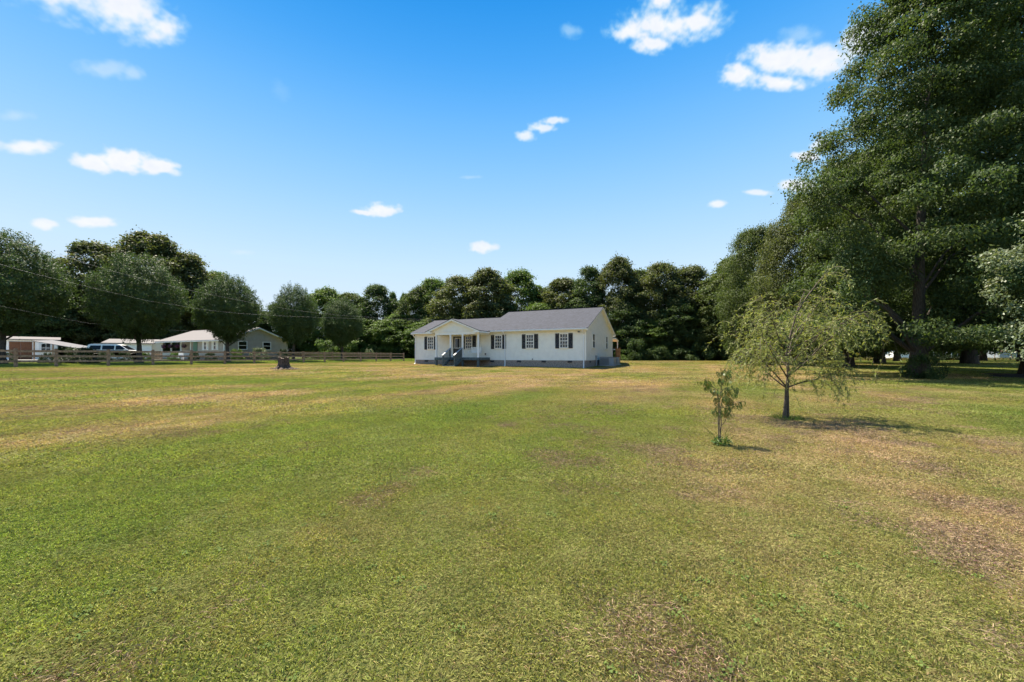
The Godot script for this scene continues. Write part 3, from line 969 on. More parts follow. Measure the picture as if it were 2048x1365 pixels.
# ------------------------------------------------------------------ willow and sapling
func willow() -> void:
	var at := spot(1573, 9.28)
	var t := thing("willow_tree", "young weeping willow with arching limbs and thin trailing leaves", "tree", at)
	var rg := RandomNumberGenerator.new()
	rg.seed = 31
	var w := Geo.new()
	# two stems that join, then the leader
	w.tube([Vector3(-0.06, -0.1, 0.02), Vector3(-0.055, 0.1, 0.02), Vector3(-0.01, 0.45, 0), Vector3(0.01, 0.72, 0)], [0.048, 0.038, 0.034, 0.034], 10, 0.08, 1)
	w.tube([Vector3(0.06, -0.1, -0.03), Vector3(0.055, 0.1, -0.03), Vector3(0.04, 0.45, -0.01), Vector3(0.02, 0.72, 0)], [0.042, 0.034, 0.030, 0.030], 10, 0.08, 2)
	w.tube([Vector3(0.015, 0.68, 0), Vector3(0.04, 1.05, 0.01), Vector3(0.02, 1.5, -0.02), Vector3(0.10, 2.0, 0.02), Vector3(0.22, 2.5, 0.05), Vector3(0.42, 2.95, 0.0)], [0.040, 0.034, 0.027, 0.02, 0.014, 0.007], 8, 0.06, 3)
	part("trunk", w.mesh(), M.bark_light, t)
	var limbs := [
		[Vector3(0, 0.75, 0), Vector3(-0.6, 1.35, 0.1), Vector3(-0.95, 1.62, 0.2)],
		[Vector3(0.0, 0.72, 0), Vector3(-0.4, 1.1, -0.3), Vector3(-0.85, 1.95, -0.5)],
		[Vector3(0.03, 0.98, 0), Vector3(0.55, 1.45, 0.1), Vector3(1.15, 2.25, 0.3)],
		[Vector3(0.03, 1.0, 0), Vector3(0.7, 1.55, -0.2), Vector3(1.5, 2.0, -0.4)],
		[Vector3(0.02, 0.73, 0), Vector3(0.5, 0.95, 0.25), Vector3(1.0, 1.15, 0.45)],
		[Vector3(0.03, 1.3, 0), Vector3(-0.4, 2.0, 0.3), Vector3(-0.75, 2.5, 0.5)],
		[Vector3(0.03, 1.4, 0), Vector3(0.45, 2.2, -0.4), Vector3(0.95, 2.8, -0.6)],
		[Vector3(0.02, 1.2, 0), Vector3(0.2, 1.8, 0.55), Vector3(0.5, 2.3, 0.95)],
		[Vector3(0.02, 1.2, 0), Vector3(-0.1, 1.8, -0.55), Vector3(-0.3, 2.45, -0.95)],
		[Vector3(0.08, 1.8, 0), Vector3(0.5, 2.5, 0.1), Vector3(0.9, 2.95, 0.2)],
		[Vector3(0.08, 1.8, 0), Vector3(-0.25, 2.4, 0.0), Vector3(-0.5, 2.8, -0.1)],
		[Vector3(0.06, 1.6, 0), Vector3(0.8, 2.1, 0.4), Vector3(1.35, 2.45, 0.6)],
		[Vector3(0.06, 0.9, 0), Vector3(-0.6, 1.5, 0.45), Vector3(-1.0, 1.85, 0.7)],
		[Vector3(0.06, 1.5, 0), Vector3(0.8, 2.2, -0.5), Vector3(1.25, 2.5, -0.9)],
		[Vector3(0.15, 2.3, 0), Vector3(0.55, 3.1, 0.1), Vector3(1.0, 3.5, 0.1)],
	]
	var twig := Geo.new()
	var lf := Geo.new()
	var li := 0
	for l in limbs:
		var pts := []
		var rad := []
		for k in 9:
			var f := k / 8.0
			var p: Vector3 = l[0].lerp(l[1], f).lerp(l[1].lerp(l[2], f), f)
			pts.append(p + Vector3(rg.randf_range(-0.03, 0.03), rg.randf_range(-0.03, 0.03), rg.randf_range(-0.03, 0.03)) * f)
			rad.append(lerpf(0.018, 0.005, f))
		var b := Geo.new()
		b.tube(pts, rad, 6, 0.08, li)
		part("limb", b.mesh(), M.bark_light, t)
		li += 1
		# trailing shoots
		var shoots := 27 if li < 15 else 9
		for q in shoots:
			var f := rg.randf_range(0.28, 1.0)
			var k := clampi(int(f * 8.0), 0, 7)
			var p: Vector3 = (pts[k] as Vector3).lerp(pts[k + 1], f * 8.0 - k)
			var away := Vector3(p.x - 0.35, 0, p.z).normalized()
			var dir := (away * rg.randf_range(0.1, 0.9) + Vector3(rg.randfn() * 0.55, rg.randf_range(0.1, 0.95), rg.randfn() * 0.55)).normalized()
			var length := rg.randf_range(0.4, 1.1)
			var steps := 11
			var sp := [p]
			var sr := [0.005]
			for s in steps:
				dir = (dir + Vector3(rg.randfn() * 0.06, -0.20 - 0.012 * s, rg.randfn() * 0.06)).normalized()
				p += dir * (length / steps)
				if p.y < 0.28:
					break
				sp.append(p)
				sr.append(0.0045 * (1.0 - s / 14.0))
				for m in 3:
					var pp := p - dir * (length / steps) * rg.randf()
					var out := (Vector3(rg.randfn(), rg.randfn() * 0.5 - 0.25, rg.randfn()).normalized() * 0.8 + dir * 0.65).normalized()
					willow_leaf(lf, pp, out, rg)
			if sp.size() > 2:
				twig.tube(sp, sr, 4)
	# a few long shoots that hang low on the right
	for q in 16:
		var p := Vector3(rg.randf_range(0.5, 2.1), rg.randf_range(1.3, 1.9), rg.randf_range(-0.5, 0.7))
		if q < 5:
			p = Vector3(rg.randf_range(-0.9, 0.3), rg.randf_range(1.2, 1.6), rg.randf_range(-0.4, 0.6))
		var low := rg.randf_range(0.22, 0.95)
		var sp := []
		var sr := []
		for s in 12:
			var f := s / 11.0
			var pp := p + Vector3(0.12 * sin(f * 3.0 + q), -(p.y - low) * f, 0.08 * cos(f * 2.0 + q))
			sp.append(pp)
			sr.append(0.0028)
			if f > 0.45:
				for m in 3:
					willow_leaf(lf, pp + Vector3(0, rg.randf_range(0, 0.08), 0), Vector3(rg.randfn() * 0.6, -0.8, rg.randfn() * 0.6).normalized(), rg)
		twig.tube(sp, sr, 4)
	part("twig", twig.mesh(), M.bark_light, t).set_meta("kind", "stuff")
	part("foliage", lf.mesh(), M.willow, t).set_meta("kind", "stuff")
	tuft(at + Vector3(0, 0, 0.05), "grass_tuft", "bright green uncut grass around the willow's stems", 260, 0.30, 0.26, 51)

func willow_leaf(g: Geo, p: Vector3, dir: Vector3, rg: RandomNumberGenerator) -> void:
	var size := rg.randf_range(0.055, 0.105)
	var side := dir.cross(Vector3(rg.randfn(), rg.randfn(), rg.randfn())).normalized() * size * 0.105
	var nn := dir.cross(side).normalized()
	var tip := p + dir * size
	var mid := p + dir * size * 0.45
	var s := g.v.size()
	var j := rg.randf_range(0.7, 1.35)
	var col := Color(j, j, j)
	if rg.randf() < 0.22:
		col = Color(j * 1.25, j * 0.95, j * 0.75)
	g.v.append(p); g.v.append(mid + side); g.v.append(tip); g.v.append(mid - side)
	for k in 4:
		g.n.append(nn); g.c.append(col)
	g.i.append(s); g.i.append(s + 1); g.i.append(s + 2)
	g.i.append(s); g.i.append(s + 2); g.i.append(s + 3)

func blade(g: Geo, p: Vector3, dir: Vector3, length: float, width: float, bend: Vector3, col: Color) -> void:
	var side := dir.cross(Vector3(0.31, 0.17, 0.93)).normalized() * width * 0.5
	var nn := dir.cross(side).normalized()
	if nn.y < 0:
		nn = -nn
		side = -side
	var m := p + dir * length * 0.55
	var t := p + (dir + bend).normalized() * length
	var s := g.v.size()
	g.v.append(p - side); g.v.append(p + side); g.v.append(m + side * 0.75); g.v.append(m - side * 0.75); g.v.append(t)
	for k in 5:
		g.n.append(nn); g.c.append(col)
	for k in [0, 1, 2, 0, 2, 3, 3, 2, 4]:
		g.i.append(s + k)

func tuft(at: Vector3, called: String, label: String, count: int, radius: float, height: float, seed_: int) -> void:
	var rg := RandomNumberGenerator.new()
	rg.seed = seed_
	var g := Geo.new()
	for k in count:
		var a := rg.randf() * TAU
		var q := radius * sqrt(rg.randf())
		var out := Vector3(cos(a), 0, sin(a))
		var dir := (Vector3.UP + out * rg.randf_range(0.0, 0.8) + Vector3(rg.randfn(), 0, rg.randfn()) * 0.3).normalized()
		var j := rg.randf_range(0.65, 1.3)
		blade(g, out * q - Vector3(0, 0.03, 0), dir, height * rg.randf_range(0.4, 1.15) * (1.2 - 0.6 * q / radius), 0.010, out * 0.7 - Vector3(0, 0.3, 0), Color(j, j, j * 0.9))
	var o := part(called, g.mesh(), M.weed, self, at)
	tag(o, label, "grass", "", "stuff")

func sapling() -> void:
	var d := 6.55
	var at := spot(1440, d)
	var t := thing("sapling", "small sapling with heart-shaped leaves on three thin stems", "sapling", at)
	var pm := FOCAL / d
	# picture measures of the plant, in metres about its foot
	var P := func(zx: float, zy: float) -> Vector2: return Vector2((zx / 7.186 + 1380.0 - 1440.0) / pm, (890.0 - zy / 7.186 - 720.0) / pm)
	var rg := RandomNumberGenerator.new()
	rg.seed = 12
	var stems := [
		[[430, 1140], [428, 900], [440, 640], [455, 420], [480, 260], [500, 190]],
		[[440, 1130], [462, 930], [450, 720], [480, 560], [560, 440], [620, 420]],
		[[410, 1120], [405, 880], [415, 620], [390, 440], [300, 370], [250, 330]],
		[[455, 960], [500, 880], [540, 800], [560, 740]],
		[[448, 700], [560, 650], [640, 640], [660, 640]],
		[[430, 800], [390, 760], [370, 750]],
		[[440, 470], [500, 400], [560, 400]],
	]
	for s in stems:
		var pts := []
		var rad := []
		for k in s.size():
			var q: Vector2 = P.call(s[k][0], s[k][1])
			pts.append(Vector3(q.x, maxf(q.y, -0.03), rg.randf_range(-0.03, 0.03)))
			rad.append(lerpf(0.0085 if s.size() == 6 else 0.005, 0.003, float(k) / (s.size() - 1)))
		if s.size() == 6:
			pts.push_front(pts[0] - Vector3(0, 0.06, 0))
			rad.push_front(0.01)
		var g := Geo.new()
		g.tube(pts, rad, 7, 0.08, 3)
		part("stem", g.mesh(), M.bark_light, t)
	# heart-shaped leaf with a folded midrib
	var hl := Geo.new()
	var out := [[0.0, 0.0], [0.10, 0.07], [0.26, 0.06], [0.40, -0.06], [0.46, -0.24], [0.40, -0.46], [0.26, -0.68], [0.10, -0.86], [0.0, -0.98]]
	for sd in [-1.0, 1.0]:
		for k in out.size() - 1:
			var a := Vector3(out[k][0] * sd, out[k][1], -absf(out[k][0]) * 0.30 + 0.08 * sin(out[k][1] * 3.0))
			var b := Vector3(out[k + 1][0] * sd, out[k + 1][1], -absf(out[k + 1][0]) * 0.30 + 0.08 * sin(out[k + 1][1] * 3.0))
			var m := Vector3(0, (out[k][1] + out[k + 1][1]) * 0.5 - 0.05, 0.03)
			if sd > 0:
				hl.tri(m, a, b)
			else:
				hl.tri(m, b, a)
	var hm := hl.mesh()
	var groups := [[505, 205, 65, 50, 11], [470, 330, 55, 60, 6], [250, 370, 55, 55, 10], [350, 470, 35, 45, 4], [620, 470, 55, 70, 12], [660, 650, 28, 40, 4], [400, 580, 60, 60, 7], [560, 600, 70, 60, 8], [530, 770, 75, 70, 15], [375, 745, 30, 30, 4], [520, 480, 40, 40, 3]]
	for q in groups:
		for k in int(q[4] * 1.9):
			var c: Vector2 = P.call(q[0] + rg.randfn() * q[2] * 0.65, q[1] + rg.randfn() * q[3] * 0.65 - 15.0)
			var o := part("leaf", hm, M.sapling_leaf if rg.randf() < 0.76 else M.sapling_old, t, Vector3(c.x, c.y, rg.randfn() * 0.055))
			var s := rg.randf_range(0.07, 0.112)
			o.rotation = Vector3(rg.randfn() * 0.45 - 0.25, rg.randfn() * 0.7, rg.randfn() * 0.35)
			o.scale = Vector3(s, s, s)
	# grass stalks and low weeds at its foot
	var g := Geo.new()
	for k in 26:
		var a := rg.randf() * TAU
		var o := Vector3(cos(a), 0, sin(a))
		var j := rg.randf_range(0.5, 1.0)
		blade(g, o * 0.09 * rg.randf() - Vector3(0, 0.02, 0), (Vector3.UP + o * rg.randf_range(0.05, 0.7)).normalized(), rg.randf_range(0.2, 0.55), 0.008, o * 0.25, Color(j, j, j))
	for k in 150:
		var a := rg.randf() * TAU
		var q := 0.16 * sqrt(rg.randf())
		var j := rg.randf_range(0.5, 1.2)
		leaf(g, Vector3(cos(a) * q, rg.randf_range(0.01, 0.13) * (1.3 - q * 5.0), sin(a) * q), Vector3(rg.randfn() * 0.5, 1, rg.randfn() * 0.5).normalized(), 0.05, 0.6, rg, Color(j, j, j * 1.2))
	var o := part("weed_clump", g.mesh(), M.weed, self, at + Vector3(0.02, 0, 0.02))
	tag(o, "low weeds and grass stalks at the sapling's foot", "weeds", "", "stuff")

# ------------------------------------------------------------------ lawn
func lawn() -> void:
	# ground sheet: fine near the eye, coarse to the horizon
	var xs := []
	var ds := []
	var x := -60.0
	while x <= 60.0:
		xs.append(x)
		x += 1.5
	for e in [80.0, 120.0, 200.0, 400.0, 900.0, 2000.0]:
		xs.append(e)
		xs.push_front(-e)
	var d := -6.0
	while d <= 100.0:
		ds.append(d)
		d += 1.5
	for e in [130.0, 180.0, 260.0, 420.0, 900.0, 2000.0]:
		ds.append(e)
	for e in [-20.0, -60.0, -200.0, -800.0]:
		ds.push_front(e)
	var v := PackedVector3Array()
	var n := PackedVector3Array()
	var uv := PackedVector2Array()
	var idx := PackedInt32Array()
	for dd in ds:
		for xx in xs:
			v.append(Vector3(xx, gy(xx, dd), -dd))
			var nx := gy(xx + 0.5, dd) - gy(xx - 0.5, dd)
			var nd := gy(xx, dd + 0.5) - gy(xx, dd - 0.5)
			n.append(Vector3(-nx, 1.0, nd).normalized())
			uv.append(Vector2((xx + 64.0) / 128.0, (dd + 8.0) / 128.0))
	var w: int = xs.size()
	for r in ds.size() - 1:
		for c in w - 1:
			var a := r * w + c
			for k in [a, a + w, a + 1, a + 1, a + w, a + w + 1]:
				idx.append(k)
	var arr := []
	arr.resize(Mesh.ARRAY_MAX)
	arr[Mesh.ARRAY_VERTEX] = v
	arr[Mesh.ARRAY_NORMAL] = n
	arr[Mesh.ARRAY_TEX_UV] = uv
	arr[Mesh.ARRAY_INDEX] = idx
	var m := ArrayMesh.new()
	m.add_surface_from_arrays(Mesh.PRIMITIVE_TRIANGLES, arr)
	var size := 1024
	var im := Image.create(size, size, false, Image.FORMAT_RGB8)
	var rg := RandomNumberGenerator.new()
	rg.seed = 99
	for py in size:
		for px in size:
			var t := dryness(px * 128.0 / size - 64.0, py * 128.0 / size - 8.0)
			im.set_pixel(px, py, lawn_color(t, rg.randf_range(0.35, 0.65)).linear_to_srgb())
	var gm := StandardMaterial3D.new()
	gm.albedo_texture = ImageTexture.create_from_image(im)
	gm.roughness = 1.0
	gm.metallic_specular = 0.2
	var o := part("ground", m, gm, self)
	o.set_meta("kind", "structure")
	grass()

func patch(seed_: int, radius: float, count: int, length: float, width: float, flat: float) -> ArrayMesh:
	var rg := RandomNumberGenerator.new()
	rg.seed = seed_
	var g := Geo.new()
	for k in count:
		var a := rg.randf() * TAU
		var q := radius * sqrt(rg.randf()) * rg.randf_range(0.8, 1.25)
		var p := Vector3(cos(a) * q, -0.006, sin(a) * q)
		var lean := Vector3(rg.randfn(), 0, rg.randfn()) * flat
		var dir := (Vector3.UP + lean).normalized()
		var j := rg.randf_range(0.32, 1.65)
		var y := rg.randf_range(-0.14, 0.16)
		if rg.randf() < 0.40:
			y = rg.randf_range(0.14, 0.32)
			j *= 1.12
		blade(g, p, dir, length * rg.randf_range(0.45, 1.3), width * rg.randf_range(0.7, 1.3), lean.normalized() * 0.7 - Vector3(0, 0.25, 0), Color(j * (1.0 + y), j * (1.0 - maxf(y, 0.0) * 0.3), j * (1.0 + y * 1.8)))
	return g.mesh()

func grass() -> void:
	# rings about the lawn before the eye: [near, far, spacing, patch radius, blades, length, width]
	var rings := [[0.8, 4.6, 0.16, 0.20, 900, 0.036, 0.0054], [4.6, 9.5, 0.27, 0.33, 900, 0.040, 0.0088], [9.5, 20.0, 0.55, 0.68, 1150, 0.045, 0.016], [20.0, 46.0, 1.15, 1.4, 1400, 0.050, 0.034], [46.0, 100.0, 2.6, 3.1, 1500, 0.060, 0.085]]
	var rg := RandomNumberGenerator.new()
	rg.seed = 77
	var count := 0
	for r in rings:
		var meshes := []
		for k in 4:
			meshes.append(patch(100 + k + int(r[2] * 100), r[3], r[4], r[5], r[6], 0.95))
		var where := [[], [], [], []]
		var cols := [[], [], [], []]
		var step: float = r[2]
		var d: float = r[0]
		while d < r[1]:
			var half: float = d * 1.36 + 2.2
			var x := -half
			while x < half:
				var px := x + rg.randf_range(-0.38, 0.38) * step
				var pd := d + rg.randf_range(-0.38, 0.38) * step
				x += step
				if beyond_fence(px, pd) > 24.0:
					continue
				var t := dryness(px, pd)
				var dead := t > 0.62 and rg.randf() < 0.35
				var k := rg.randi_range(0, 3)
				var b := Basis(Vector3.UP, rg.randf() * TAU).scaled(Vector3(1, rg.randf_range(0.65, 1.3) * (1.15 - 0.55 * t), 1))
				where[k].append(Transform3D(b, Vector3(px, gy(px, pd), -pd)))
				cols[k].append(lawn_color(clampf(t + rg.randf_range(-0.12, 0.12) + (0.15 if dead else 0.0), 0.0, 1.0), rg.randf_range(1.82, 2.06)))
			d += step
		for k in 4:
			var mm := MultiMesh.new()
			mm.transform_format = MultiMesh.TRANSFORM_3D
			mm.use_colors = true
			mm.mesh = meshes[k]
			mm.instance_count = where[k].size()
			for q in where[k].size():
				mm.set_instance_transform(q, where[k][q])
				mm.set_instance_color(q, cols[k][q])
			count += where[k].size()
			var o := MultiMeshInstance3D.new()
			o.name = numbered("lawn_grass")
			o.multimesh = mm
			o.material_override = M.blade
			add_child(o)
			tag(o, "short mown green and straw coloured grass of the open lawn", "grass", "mown lawn grass", "stuff")
	# dry clippings lying in loose clumps along the swaths
	var cm := patch(300, 0.13, 90, 0.034, 0.0034, 3.0)
	var where := []
	var cols := []
	for k in 60000:
		var d := 1.2 + 24.0 * pow(rg.randf(), 1.2)
		var x := rg.randf_range(-1.0, 1.0) * (d * 1.35 + 1.5)
		var a := x * 0.905 - d * 0.4256
		var b := x * 0.4256 + d * 0.905
		if noise_b.get_noise_2d(a * 1.6 + 300.0, b * 0.7) + 0.8 * noise_c.get_noise_2d(a * 1.2, b * 0.9 + 70.0) < 0.16 + 0.62 * rg.randf():
			continue
		if dryness(x, d) < 0.25:
			continue
		var s := rg.randf_range(0.5, 1.3) * (1.0 + d * 0.05)
		where.append(Transform3D(Basis(Vector3.UP, rg.randf() * TAU).scaled(Vector3(s, s * rg.randf_range(0.6, 1.2), s)), Vector3(x, gy(x, d) + 0.012, -d)))
		var j := rg.randf_range(0.75, 1.25)
		cols.append(Color(0.36 * j, 0.265 * j, 0.17 * j))
	var mm := MultiMesh.new()
	mm.transform_format = MultiMesh.TRANSFORM_3D
	mm.use_colors = true
	mm.mesh = cm
	mm.instance_count = where.size()
	for q in where.size():
		mm.set_instance_transform(q, where[q])
		mm.set_instance_color(q, cols[q])
	var wg := Geo.new()
	for k in 16:
		var a := rg.randf() * TAU
		var q := 0.055 * sqrt(rg.randf())
		var j := rg.randf_range(0.75, 1.25)
		leaf(wg, Vector3(cos(a) * q, rg.randf_range(0.012, 0.034), sin(a) * q), Vector3(rg.randfn() * 0.35, 1.0, rg.randfn() * 0.35).normalized(), rg.randf_range(0.018, 0.034), 0.75, rg, Color(j, j, j))
	var wm := MultiMesh.new()
	wm.transform_format = MultiMesh.TRANSFORM_3D
	wm.use_colors = true
	wm.mesh = wg.mesh()
	var wp := []
	for k in 2600:
		var d := 1.0 + 12.0 * pow(rg.randf(), 1.1)
		var x := rg.randf_range(-1.0, 1.0) * (d * 1.35 + 1.5)
		if noise_c.get_noise_2d(x * 0.8 + 40.0, d * 0.8) + 0.9 * rg.randf() > 0.55 and dryness(x, d) < 0.6:
			wp.append(Vector3(x, gy(x, d), -d))
	wm.instance_count = wp.size()
	for q in wp.size():
		var sc := rg.randf_range(0.35, 0.8)
		wm.set_instance_transform(q, Transform3D(Basis(Vector3.UP, rg.randf() * TAU).scaled(Vector3(sc, sc, sc)), wp[q]))
		var j := rg.randf_range(0.8, 1.2)
		wm.set_instance_color(q, Color(0.13 * j, 0.185 * j, 0.045 * j))
	var wo := MultiMeshInstance3D.new()
	wo.name = "lawn_weeds"
	wo.multimesh = wm
	wo.material_override = M.blade
	add_child(wo)
	tag(wo, "small broad-leaved weeds growing low in the lawn", "weeds", "", "stuff")
	var o := MultiMeshInstance3D.new()
	o.name = "dry_clippings"
	o.multimesh = mm
	o.material_override = M.straw
	add_child(o)
	tag(o, "dead brown grass clippings lying in clumps on the lawn", "clippings", "", "stuff")
	print("patches ", count, " clippings ", where.size())

# ------------------------------------------------------------------ the woods and yard trees
func trees() -> void:
	var oak := [make_crown(11, 18.0, 5.5, 0.8, 380, 56000, 0.31, 0), make_crown(12, 18.0, 5.5, 0.8, 340, 56000, 0.31, 0), make_crown(13, 18.0, 5.0, 0.6, 400, 56000, 0.31, 0)]
	var fine := [make_crown(21, 17.0, 6.2, 1.4, 330, 95000, 0.21, 0), make_crown(22, 17.0, 6.0, 1.4, 350, 95000, 0.21, 0)]
	var pear := [make_crown(31, 10.5, 4.4, 2.5, 60, 80000, 0.145, 1), make_crown(32, 10.5, 4.4, 2.4, 60, 80000, 0.145, 1)]
	var giant := make_crown(41, 27.0, 8.2, 1.7, 470, 250000, 0.185, 2)
	# row of round pears beyond the rail fence: [picture x, depth, top, half width]
	var row := [[2, 30.0, 466, 98], [276, 36.8, 513, 74], [455, 43.6, 551, 57], [588, 50.6, 574, 43], [684, 57.0, 598, 40]]
	var words := ["in front of the outbuilding with brown doors", "in front of the white garage", "in front of the tan house's porch corner", "beside the tan house's gable wall", "last of the row towards the white house"]
	for k in row.size():
		var r: Array = row[k]
		plant_tree(pear[k % 2], "pear_tree", "round dark pear tree beyond the rail fence, " + words[k], r[0], r[1], r[2], r[3], M.pear, "row of round pear trees", k * 77.0)
	# taller trees behind the neighbour's yard
	var back := [[190, 66.0, 492, 78, M.oak_brown, 0], [300, 70.0, 474, 85, M.oak_brown, 1], [375, 74.0, 512, 60, M.oak_brown, 2], [432, 78.0, 548, 40, M.fresh, 0], [92, 62.0, 545, 80, M.oak_dark, 1], [-20, 60.0, 520, 90, M.oak_dark, 2], [245, 80.0, 560, 70, M.oak_dark, 0], [130, 84.0, 600, 70, M.oak_dark, 2], [350, 86.0, 590, 60, M.oak_dark, 1], [480, 92.0, 600, 60, M.oak_dark, 2], [560, 96.0, 612, 50, M.oak_dark, 0]]
	for r in back:
		var lb: String = ("tallest brownish oak crown rising behind the round pear trees" if r[0] == 300 else "brownish oak crown behind the gap between the two broadest pear trees" if r[0] == 190 else "lower brownish oak crown behind the pear by the tan house's porch") if r[4] == M.oak_brown else "dark leafy tree standing behind the neighbour's yard" if r[4] == M.oak_dark else "bright green tree top between the two round pear trees"
		plant_tree(oak[r[5]], "shade_tree", lb, r[0], r[1], r[2], r[3], r[4], "trees behind the neighbour's yard", r[0])
	# edge of the wood behind the white house
	var wood := [
		[650, 96, 580, 42, M.fresh, 1], [700, 98, 590, 36, M.oak, 0], [752, 94, 574, 34, M.oak_dark, 2], [785, 96, 588, 16, M.fresh, 0], [808, 97, 590, 15, M.fresh, 1], [838, 90, 578, 34, M.oak, 1],
		[868, 92, 562, 36, M.fresh, 2], [918, 82, 558, 46, M.oak_brown, 0], [975, 80, 543, 46, M.oak_brown, 1], [1040, 86, 545, 44, M.fresh, 2], [1090, 88, 580, 40, M.oak, 0], [1128, 82, 562, 44, M.oak_brown, 2],
		[1178, 78, 539, 34, M.oak_dark, 0], [1236, 76, 520, 40, M.oak_brown, 1], [1282, 78, 545, 44, M.oak, 2], [1322, 74, 532, 46, M.oak_brown, 0], [1380, 73, 538, 42, M.oak_brown, 2], [1432, 70, 556, 36, M.fresh, 1],
		[1470, 66, 520, 50, M.oak, 2], [735, 90, 640, 40, M.fresh, 2], [800, 88, 632, 42, M.fresh, 0], [860, 84, 640, 40, M.fresh, 1], [1250, 72, 610, 36, M.oak_dark, 1], [1300, 71, 640, 34, M.fresh, 2], [1355, 70, 600, 36, M.oak_dark, 0], [1405, 69, 620, 34, M.oak, 1],
		[1450, 68, 640, 34, M.oak_dark, 2], [1160, 76, 600, 40, M.oak_dark, 1], [1080, 79, 610, 40, M.fresh, 0], [1000, 78, 610, 44, M.oak_dark, 2], [930, 80, 615, 40, M.oak, 1], [690, 94, 640, 40, M.oak_dark, 0], [640, 100, 630, 44, M.oak_dark, 2], [1500, 72, 560, 50, M.oak_dark, 1], [1560, 78, 580, 50, M.oak_dark, 0]]
	for r in wood:
		var tall: bool = r[2] < 596
		var lb := ""
		if r[4] == M.oak_brown: lb = "tall brownish green oak at the wood's edge behind the white house"
		elif r[4] == M.fresh: lb = "tall fresh green tree at the wood's edge behind the white house" if tall else "low fresh green tree in front of the wood behind the house"
		elif r[4] == M.oak_dark: lb = "tall dark green tree at the wood's edge behind the white house" if tall else "low dark green tree in front of the wood behind the house"
		else: lb = "tall olive green tree at the wood's edge behind the white house" if tall else "low olive green tree in front of the wood behind the house"
		var near_to: String = "beyond the rail fence's far end" if r[0] < 830 else "behind the porch roof" if r[0] < 1000 else "behind the main roof" if r[0] < 1225 else "past the house's gable end" if r[0] < 1440 else "where the wood meets the shady yard"
		lb = lb.replace("at the wood's edge behind the white house", "at the wood's edge " + near_to).replace("in front of the wood behind the house", "in front of the wood " + near_to)
		if r[3] < 20: lb = "narrow light green spire tree standing up from the wood"
		plant_tree(oak[r[5]], "wood_tree", lb, r[0], r[1], r[2], r[3] * (1.3 if r[3] > 20 else 1.0), r[4], "trees at the edge of the wood", r[0] * 1.7)
	# undergrowth at the wood's foot
	var sh := [make_crown(51, 2.6, 2.2, 0.1, 26, 5200, 0.20, 3), make_crown(52, 2.6, 2.2, 0.1, 30, 5200, 0.20, 3)]
	var under := []
	for k in 18:
		under.append([1246.0 + k * 14.5, 68.5 + 3.0 * sin(k * 2.1), rng.randf_range(672, 702), rng.randf_range(17, 28)])
	for k in 13:
		under.append([650.0 + k * 15.0, 86.0 + 3.0 * sin(k * 1.7), rng.randf_range(680, 700), rng.randf_range(16, 24)])
	for k in under.size():
		var r: Array = under[k]
		var side := "behind the house's gable end" if r[0] > 1200 else "beyond the far end of the rail fence"
		plant_tree(sh[k % 2], "undergrowth_bush", "leafy bush of the wood's undergrowth " + side, r[0], r[1], r[2], r[3], M.oak_dark if k % 3 else M.fresh, "undergrowth of the wood", k * 50.0, "bush")
	# big yard trees on the right
	plant_tree(giant, "shade_tree", "huge leafy tree with ivy at its foot and low hanging boughs", 1840, 24.0, -130, 190, M.giant, "", 20.0)
	plant_tree(giant, "shade_tree", "huge leafy tree with broad flared trunk standing in a mulch bed", 2066, 25.0, -170, 230, M.giant, "", 140.0)
	plant_tree(fine[0], "shade_tree", "tall tree with straight dark trunk between the ivy trunk and the mulch bed", 1942, 42.0, 120, 150, M.oak_dark, "", 60.0)
	plant_tree(fine[1], "shade_tree", "large olive green tree behind the weeping willow", 1700, 36.0, 322, 98, M.oak, "", 10.0)
	plant_tree(fine[0], "shade_tree", "brownish oak left of the willow at the yard's shady edge", 1606, 40.0, 398, 80, M.oak_brown, "", 100.0)
	plant_tree(fine[1], "shade_tree", "dark green tree where the shady yard meets the wood", 1508, 50.0, 462, 62, M.oak, "", 190.0)
	plant_tree(fine[1], "shade_tree", "leafy tree standing behind the willow beside the ivy trunk", 1760, 44.0, 300, 110, M.oak_dark, "", 250.0)
	plant_tree(fine[0], "shade_tree", "far tree before the dry weed strip, left of the white carport", 1792, 58.0, 420, 70, M.oak_dark, "", 310.0)
	plant_tree(fine[1], "shade_tree", "far slim tree in front of the white carport roof", 1925, 66.0, 400, 64, M.oak_dark, "", 40.0)
	plant_tree(fine[0], "shade_tree", "far tree with pale trunk at the right end of the carport", 1969, 60.0, 380, 70, M.oak, "", 80.0)
	plant_tree(fine[1], "shade_tree", "far tree beyond the mulch bed beside the red roofed shed", 2045, 56.0, 360, 80, M.oak_dark, "", 15.0)
	# pale-leaved young tree at the right, its trunk outside the picture
	var pale := make_crown(61, 5.2, 1.9, 1.3, 46, 9000, 0.085, 0)
	plant_tree(pale, "young_tree", "young tree with pale grey-green leaves and thin light twigs", 2150, 11.0, 400, 135, M.pale, "", 30.0)
	# ivy at the foot of the big trunk, dark bush under the brownish oak
	plant_tree(sh[0], "ivy_clump", "ivy and low shrub growing round the huge tree's foot", 1846, 22.9, 712, 28, M.oak_dark, "", 5.0, "ivy")
	plant_tree(sh[1], "dark_bush", "dark round bush on the lawn under the brownish oak", 1512, 40.0, 690, 34, M.box_shrub, "", 5.0, "bush")
	plant_tree(sh[0], "low_bush", "low dark bush in front of the far carport", 1912, 66.0, 696, 26, M.box_shrub, "", 65.0, "bush")
	# far wood across the field
	for k in 11:
		plant_tree(oak[k % 3], "far_tree", "distant tree of the wood across the field", 1600 + k * 48, 190.0 + 12.0 * sin(k * 2.0), 664 + 5.0 * sin(k * 1.3), 34, M.oak_dark, "far wood across the field", k * 33.0)
	neighbour_shrubs(sh)

